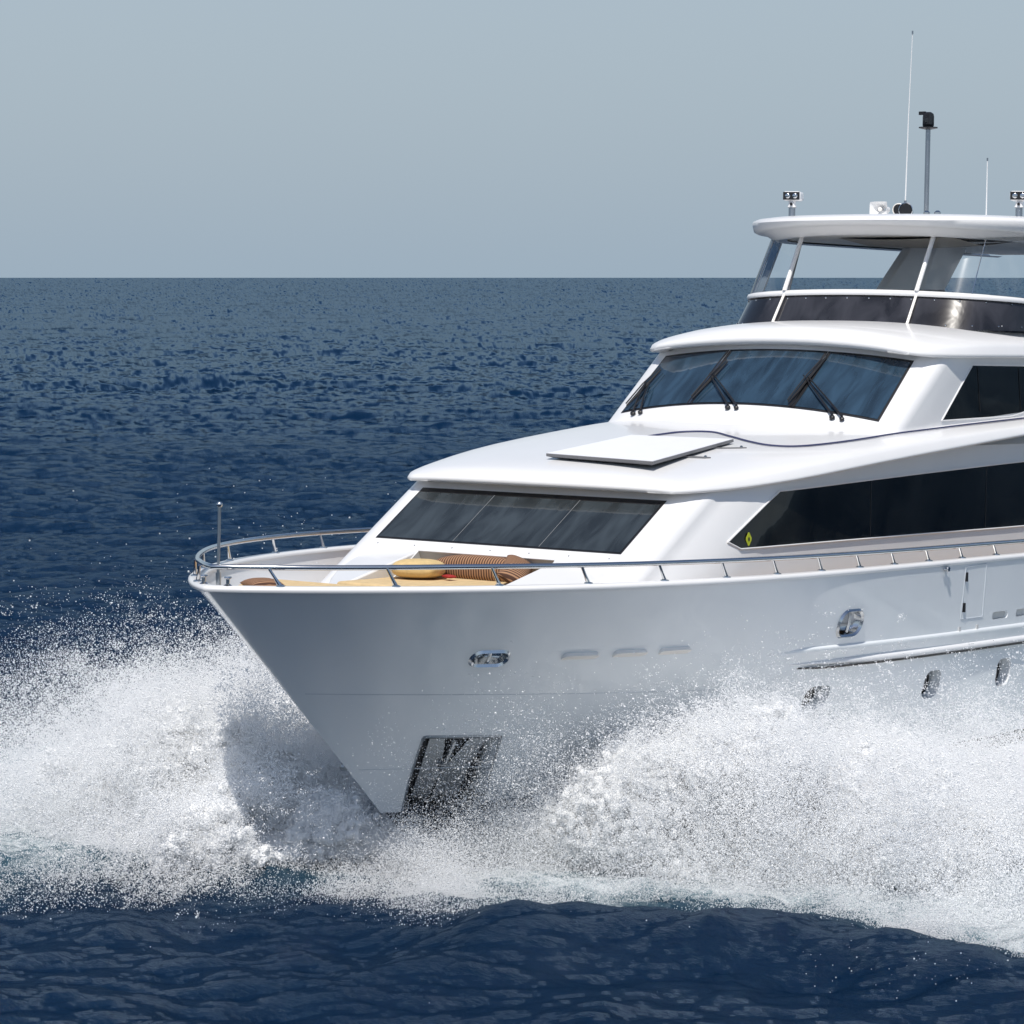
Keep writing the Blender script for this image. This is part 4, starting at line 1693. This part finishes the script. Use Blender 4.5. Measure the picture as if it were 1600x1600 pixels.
def np_mesh(name, v, q):
    me = bpy.data.meshes.new(name)
    me.vertices.add(len(v))
    me.vertices.foreach_set('co', v.astype(np.float32).ravel())
    if q is not None:
        me.loops.add(q.size)
        me.loops.foreach_set('vertex_index', q.astype(np.int32).ravel())
        me.polygons.add(len(q))
        me.polygons.foreach_set('loop_start', np.arange(0, q.size, 4, dtype=np.int32))
        me.polygons.foreach_set('use_smooth', np.ones(len(q), bool))
    me.update(calc_edges=True)
    return me


me = np_mesh('water', verts, quads)
at_ = me.attributes.new('wave_normal', 'FLOAT_VECTOR', 'POINT')
at_.data.foreach_set('vector', nrm.astype(np.float32).ravel())
at_ = me.attributes.new('ripple', 'FLOAT', 'POINT')
at_.data.foreach_set('value', (.9 * np.clip(1 - (R2 - 50) / 160, 0, 1)).astype(np.float32).ravel())
at_ = me.attributes.new('foam', 'FLOAT', 'POINT')
at_.data.foreach_set('value', fo.astype(np.float32).ravel())
me.materials.append(MATS['sea_water'])
sea = bpy.data.objects.new('water', me)
COL.objects.link(sea)
tag(sea, 'dark blue open sea with small wind waves reaching the horizon', 'water', kind='structure')
del verts, quads, nrm, X, Y, Z, SXX, SYY, R2, A2, DXX, DYY, PX, PY, fo, ridge, dr, dr2

# ================================================================== SPRAY
ng_cache = {}


def dense_core(pos, n_, cell=.22, q=.80, seed=1):
    """picks drops from the crowded cells of the cloud: there the water is still one torn body"""
    k = np.floor(pos / cell).astype(np.int64)
    key = (k[:, 0] + 512) * 1048576 + (k[:, 1] + 512) * 1024 + (k[:, 2] + 128)
    u, inv, cnt = np.unique(key, return_inverse=True, return_counts=True)
    inv = inv.ravel()
    c = cnt[inv]
    thr = np.quantile(cnt[cnt > 8], q)
    r_ = np.random.default_rng(seed)
    cand = np.where((c > thr) & (pos[:, 2] > .02))[0]
    pick = r_.choice(cand, min(n_, len(cand)), replace=False)
    m_ = np.zeros(len(pos), bool)
    m_[pick] = True
    return m_


def with_halo(pos, rad, core, n_each, seed):
    """a haze of very fine drops hugging the torn body of water"""
    r_ = np.random.default_rng(seed)
    c = pos[core]
    h_ = np.repeat(c, n_each, axis=0)
    sp_ = r_.lognormal(math.log(.115), .5, len(h_))
    h_ = h_ + r_.normal(size=h_.shape) * sp_[:, None]
    hr = np.clip(r_.lognormal(math.log(.0022), .45, len(h_)), .0013, .008)
    return np.concatenate([pos, h_]), np.concatenate([rad, hr]), np.concatenate([core, np.zeros(len(h_), bool)])


def points_object(name, pos, rad, mat, label, cat, core=None):
    me = np_mesh(name, pos, None)
    if core is not None:
        a = me.attributes.new('core', 'BOOLEAN', 'POINT')
        a.data.foreach_set('value', core)
    a = me.attributes.new('rad', 'FLOAT', 'POINT')
    a.data.foreach_set('value', rad.astype(np.float32))
    o = bpy.data.objects.new(name, me)
    COL.objects.link(o)
    me.materials.append(MATS[mat])
    ng = bpy.data.node_groups.new('droplets_' + mat, 'GeometryNodeTree')
    ng.interface.new_socket('Geometry', in_out='INPUT', socket_type='NodeSocketGeometry')
    ng.interface.new_socket('Geometry', in_out='OUTPUT', socket_type='NodeSocketGeometry')
    gi = ng.nodes.new('NodeGroupInput')
    go = ng.nodes.new('NodeGroupOutput')
    mp = ng.nodes.new('GeometryNodeMeshToPoints')
    na = ng.nodes.new('GeometryNodeInputNamedAttribute')
    na.data_type = 'FLOAT'
    na.inputs['Name'].default_value = 'rad'
    sm = ng.nodes.new('GeometryNodeSetMaterial')
    sm.inputs['Material'].default_value = MATS[mat]
    ng.links.new(gi.outputs[0], mp.inputs['Mesh'])
    ng.links.new(na.outputs['Attribute'], mp.inputs['Radius'])
    ng.links.new(mp.outputs[0], sm.inputs['Geometry'])
    if core is not None:
        nc = ng.nodes.new('GeometryNodeInputNamedAttribute')
        nc.data_type = 'BOOLEAN'
        nc.inputs['Name'].default_value = 'core'
        m2_ = ng.nodes.new('GeometryNodeMeshToPoints')
        m2_.inputs['Radius'].default_value = .05
        ng.links.new(gi.outputs[0], m2_.inputs['Mesh'])
        ng.links.new(nc.outputs['Attribute'], m2_.inputs['Selection'])
        pv = ng.nodes.new('GeometryNodePointsToVolume')
        pv.resolution_mode = 'VOXEL_SIZE'
        pv.inputs['Voxel Size'].default_value = .034
        pv.inputs['Radius'].default_value = .056
        ng.links.new(m2_.outputs[0], pv.inputs['Points'])
        vm = ng.nodes.new('GeometryNodeVolumeToMesh')
        vm.inputs['Threshold'].default_value = .12
        ng.links.new(pv.outputs[0], vm.inputs['Volume'])
        ss = ng.nodes.new('GeometryNodeSetShadeSmooth')
        ng.links.new(vm.outputs[0], ss.inputs['Geometry'])
        s2_ = ng.nodes.new('GeometryNodeSetMaterial')
        s2_.inputs['Material'].default_value = MATS['foam_body']
        ng.links.new(ss.outputs[0], s2_.inputs['Geometry'])
        jn = ng.nodes.new('GeometryNodeJoinGeometry')
        ng.links.new(sm.outputs[0], jn.inputs[0])
        ng.links.new(s2_.outputs[0], jn.inputs[0])
        ng.links.new(jn.outputs[0], go.inputs[0])
        me.materials.append(MATS['foam_body'])
    else:
        ng.links.new(sm.outputs[0], go.inputs[0])
    md = o.modifiers.new('droplets', 'NODES')
    md.node_group = ng
    return tag(o, label, cat, kind='stuff')


GR = 9.8


def fountain(rg, n_jets, per, s_rng, side, spd, el, drift, jit, tmax_noise=.0, seed=1, fill=1.0, dens_pow=1.0, clots=0):
    """ballistic jets thrown outwards from the hull's waterline; returns droplet positions"""
    s = s_rng[0] + (s_rng[1] - s_rng[0]) * rg.random(n_jets) ** dens_pow
    z0 = np.full(n_jets, .15)
    y0 = np.array([max(hb(x, .9) - .15, .05) for x in s])
    nzv = vnoise(s * .9 + seed * 7, s * 0 + seed, s * 0, 3)
    v = spd(s, rg) * (.60 + .80 * nzv)
    e = el(s, rg)
    vy = v * np.cos(e)
    vz = v * np.sin(e)
    vx = drift(s, rg)
    tf = (vz + np.sqrt(vz * vz + 2 * GR * .3)) / GR
    J = np.repeat(np.arange(n_jets), per)
    t = rg.random(J.size) ** fill * tf[J]
    if clots:
        # the water tears into clots: many drops share nearly one time of flight
        tc = rg.random((n_jets, clots)) ** fill * tf[:, None]
        which = rg.integers(0, clots, J.size)
        csz = rg.lognormal(math.log(.010), .7, (n_jets, clots))
        t = np.abs(tc[J, which] + rg.normal(size=J.size) * csz[J, which])
        cof = rg.normal(size=(n_jets, clots, 3)) * jit * 1.2
        cjit = rg.lognormal(math.log(.030), .7, (n_jets, clots))
    # ligament: droplets of one jet share a wavy path
    ph = rg.random(n_jets) * 50
    wob = .05 + .22 * t
    px_ = s[J] + vx[J] * t + wob * (vnoise(t * 5 + ph[J], ph[J], t * 0, 2) - .5) * 1.2
    py_ = y0[J] + vy[J] * t + wob * (vnoise(t * 5 + ph[J], ph[J] + 30, t * 0, 2) - .5) * 1.2
    pz_ = z0[J] + vz[J] * t - .5 * GR * t * t + wob * (vnoise(t * 5 + ph[J], ph[J] + 60, t * 0, 2) - .5) * 1.2
    g_ = jit * (.35 + 1.0 * t)
    if clots:
        P = np.stack([px_, py_ * side, pz_], -1) + cof[J, which] * (.3 + t)[:, None] + rg.normal(size=(J.size, 3)) * (cjit[J, which] * (.5 + t))[:, None]
    else:
        P = np.stack([px_, py_ * side, pz_], -1) + rg.normal(size=(J.size, 3)) * g_[:, None]
    P = P[P[:, 2] > -.1]
    return P


def carve(P, rg, sc_, thr, soft, oct_=4, off=0.0):
    """thin the cloud with fractal noise so that it clumps and opens"""
    n_ = vnoise(P[:, 0] * sc_ + off, P[:, 1] * sc_ + off, P[:, 2] * sc_, oct_)
    keep = rg.random(len(P)) < np.clip((n_ - thr) / soft, 0.02, 1)
    return P[keep]


rg = np.random.default_rng(21)


def thin_port(P, low_=.10):
    """the leading edge of the port sheet leans back as it rises; next to the stem it is only mist"""
    xb = 1.8 + .85 * P[:, 2] + np.maximum(0, P[:, 1] + 3.3) * 1.15
    xb = xb + (vnoise(P[:, 1] * 1.3, P[:, 2] * 1.6, P[:, 0] * .3, 3) - .5) * 1.3
    k = low_ + (1 - low_) / (1 + np.exp(-(P[:, 0] - xb) / .28))
    # the low front of the sheet has torn open: single drops with the dark water showing between them
    g_ = 1 / (1 + np.exp((P[:, 0] - (4.9 + 1.6 * (vnoise(P[:, 1] * .7, P[:, 2] * .7, P[:, 0] * .7, 2) - .5))) / .5)) / (1 + np.exp((P[:, 2] - 1.35) / .2))
    k = k * (1 - .78 * g_)
    return P[rg.random(len(P)) < k]


def thin_star(P, low_=.20):
    d = P[:, 1] - (1.15 + .58 * np.maximum(P[:, 0], 0) + 1.3 * (vnoise(P[:, 0] * 1.5, P[:, 2] * 1.5, P[:, 1] * .3, 3) - .5))
    k = np.where(P[:, 0] > 6.0, 1.0, low_ + (1 - low_) / (1 + np.exp(-d / .22)))
    return P[rg.random(len(P)) < k]


U_ = lambda r, a, b, n_: r.uniform(a, b, n_)
# port splash (right in the picture)
spP = lambda s: np.interp(s, [3.2, 3.9, 5.0, 7, 8.5, 10, 11.5], [5.3, 7.1, 6.6, 5.7, 5.3, 3.8, 2.4])
A1 = (3.4, 11.5)
q1 = fountain(rg, 8600, 440, A1, -1, lambda s, r: U_(r, .30, 1.0, s.size) ** .5 * spP(s), lambda s, r: np.radians(r.normal(54, 9, s.size)), lambda s, r: r.normal(-.9, .6, s.size), .06, seed=2, fill=.8, clots=26)
q2 = fountain(rg, 800, 300, (3.8, 9.5), -1, lambda s, r: U_(r, .9, 1.06, s.size) * spP(s), lambda s, r: np.radians(r.normal(60, 5, s.size)), lambda s, r: r.normal(-.9, .5, s.size), .05, seed=5, fill=.6, clots=30)
port = np.concatenate([q1, q2])
port = thin_port(carve(port, rg, 1.25, .38, .16))
port = carve(port, rg, 5.0, .33, .24, 3, 4.0)
# soft body of very fine drops round the same jets
q3 = fountain(rg, 6000, 520, A1, -1, lambda s, r: U_(r, .30, .98, s.size) ** .5 * spP(s), lambda s, r: np.radians(r.normal(53, 8, s.size)), lambda s, r: r.normal(-.8, .6, s.size), .16, seed=2, fill=.8)
q3 = thin_port(carve(q3, rg, 1.25, .41, .14, 4, 0.0))
foot = fountain(rg, 3000, 420, (4.5, 12.5), -1, lambda s, r: U_(r, 4.0, 7.9, s.size), lambda s, r: np.radians(r.normal(31, 9, s.size)), lambda s, r: r.normal(-.6, .8, s.size), .09, seed=3)
outer = fountain(rg, 4600, 460, (4.2, 8.0), -1, lambda s, r: U_(r, 5.4, 7.9, s.size), lambda s, r: np.radians(r.normal(34, 8, s.size)), lambda s, r: r.normal(-.5, .8, s.size), .08, seed=6, clots=24)
outer = carve(outer, rg, 1.1, .36, .18)
foot = thin_port(np.concatenate([foot, outer]), .3)
rad = np.concatenate([rg.lognormal(math.log(.0035), .45, len(port)), rg.lognormal(math.log(.0028), .3, len(q3)), rg.lognormal(math.log(.0040), .4, len(foot))])
cl = np.concatenate([port, q3, foot])
cl, rad, co_ = with_halo(cl, np.clip(rad, .0015, .013), dense_core(cl, 85000, q=.79), 52, 77)
points_object('bow_spray', cl, rad, 'spray_drops', 'burst of white spray thrown up on the port side of the hull', 'spray', co_)

# starboard splash (left in the picture)
spS = lambda s: np.interp(s, [3.2, 4.0, 5.2, 7, 12.5], [7.4, 8.3, 7.9, 6.9, 6.2])
q1 = fountain(rg, 7500, 420, (3.3, 12.0), 1, lambda s, r: U_(r, .30, 1.0, s.size) ** .5 * spS(s), lambda s, r: np.radians(r.normal(46, 9, s.size)), lambda s, r: r.normal(-1.7, .7, s.size), .07, seed=8, fill=.8, clots=26)
q1 = carve(thin_star(carve(q1, rg, 1.25, .37, .16, 4, 9.0)), rg, 5.0, .33, .24, 3, 2.0)
q3 = fountain(rg, 6000, 520, (3.3, 12.0), 1, lambda s, r: U_(r, .30, .98, s.size) ** .5 * spS(s), lambda s, r: np.radians(r.normal(46, 8, s.size)), lambda s, r: r.normal(-1.7, .7, s.size), .18, seed=8, fill=.8)
q3 = thin_star(carve(q3, rg, 1.25, .40, .14, 4, 9.0))
foot = fountain(rg, 3600, 400, (3.3, 12.5), 1, lambda s, r: U_(r, 3.6, 7.8, s.size), lambda s, r: np.radians(r.normal(30, 9, s.size)), lambda s, r: r.normal(-1.9, .8, s.size), .11, seed=4)
front = fountain(rg, 1300, 360, (3.2, 4.3), 1, lambda s, r: U_(r, 3.2, 6.4, s.size), lambda s, r: np.radians(r.normal(44, 11, s.size)), lambda s, r: r.normal(-2.7, .8, s.size), .12, seed=15, clots=18)
front = carve(front, rg, 1.4, .36, .18)
ahead = fountain(rg, 1100, 330, (3.2, 3.7), 1, lambda s, r: U_(r, 2.6, 5.6, s.size), lambda s, r: np.radians(r.normal(57, 14, s.size)), lambda s, r: r.normal(-4.0, .9, s.size), .16, seed=19, clots=14)
front = np.concatenate([front, carve(ahead, rg, 1.6, .40, .16)])
foot = np.concatenate([thin_star(foot), front])
rad = np.concatenate([rg.lognormal(math.log(.0037), .42, len(q1)), rg.lognormal(math.log(.0028), .3, len(q3)), rg.lognormal(math.log(.0040), .4, len(foot))])
cl = np.concatenate([q1, q3, foot])
cl, rad, co_ = with_halo(cl, np.clip(rad, .0015, .013), dense_core(cl, 100000, q=.82), 34, 77)
points_object('bow_spray', cl, rad, 'spray_drops', 'cloud of white spray rising beyond the bow on the starboard side', 'spray', co_)

# fine mist hanging round the stem and in front of the port bow, plus stray drops
ms = []
for side, n_j in ((-1, 420), (1, 150)):
    q = fountain(rg, n_j, 520, (2.9, 5.2), side, lambda s, r: U_(r, 2.0, 5.2, s.size), lambda s, r: np.radians(r.normal(52, 16, s.size)), lambda s, r: r.normal(-1.3, .8, s.size), .20, seed=12 + side)
    ms.append(carve(q, rg, .9, .33, .30))
strays = fountain(rg, 220, 10, (3.2, 10), -1, lambda s, r: U_(r, 6, 7.2, s.size), lambda s, r: np.radians(r.normal(60, 8, s.size)), lambda s, r: r.normal(-1, 1.0, s.size), .18, seed=31)
strays2 = fountain(rg, 260, 10, (3.2, 12), 1, lambda s, r: U_(r, 6, 7.8, s.size), lambda s, r: np.radians(r.normal(58, 8, s.size)), lambda s, r: r.normal(-1.4, 1.1, s.size), .2, seed=33)
# low splatter just over the sea around the foot of both splashes
nl = 700000
lt = rg.random(nl)
ly = rg.uniform(-9, 8, nl)
lx = np.where(ly < 0, np.interp(-ly, -PORT_FOOT[:, 1], PORT_FOOT[:, 0]), np.interp(ly, STAR_FOOT[:, 1], STAR_FOOT[:, 0])) + np.where(ly > -1, rg.normal(-.5, .9, nl), rg.normal(-.1, .5, nl))
lz = np.abs(rg.normal(0, 1, nl)) * np.where(lx > np.interp(np.abs(ly), [0, 12], [2.2, 2.2]), .26, .13) + .02
low = carve(np.stack([lx, ly, lz], -1), rg, 1.3, .36, .3)
mist = np.concatenate(ms + [strays, strays2, low])
rm = np.concatenate([rg.lognormal(math.log(.0034), .35, sum(len(q) for q in ms)), rg.lognormal(math.log(.0055), .35, len(strays) + len(strays2)), rg.lognormal(math.log(.0036), .35, len(low))])
points_object('drifting_mist', mist, np.clip(rm, .0015, .012), 'mist_drops', 'fine mist and stray drops round the stem between the two bursts', 'spray')
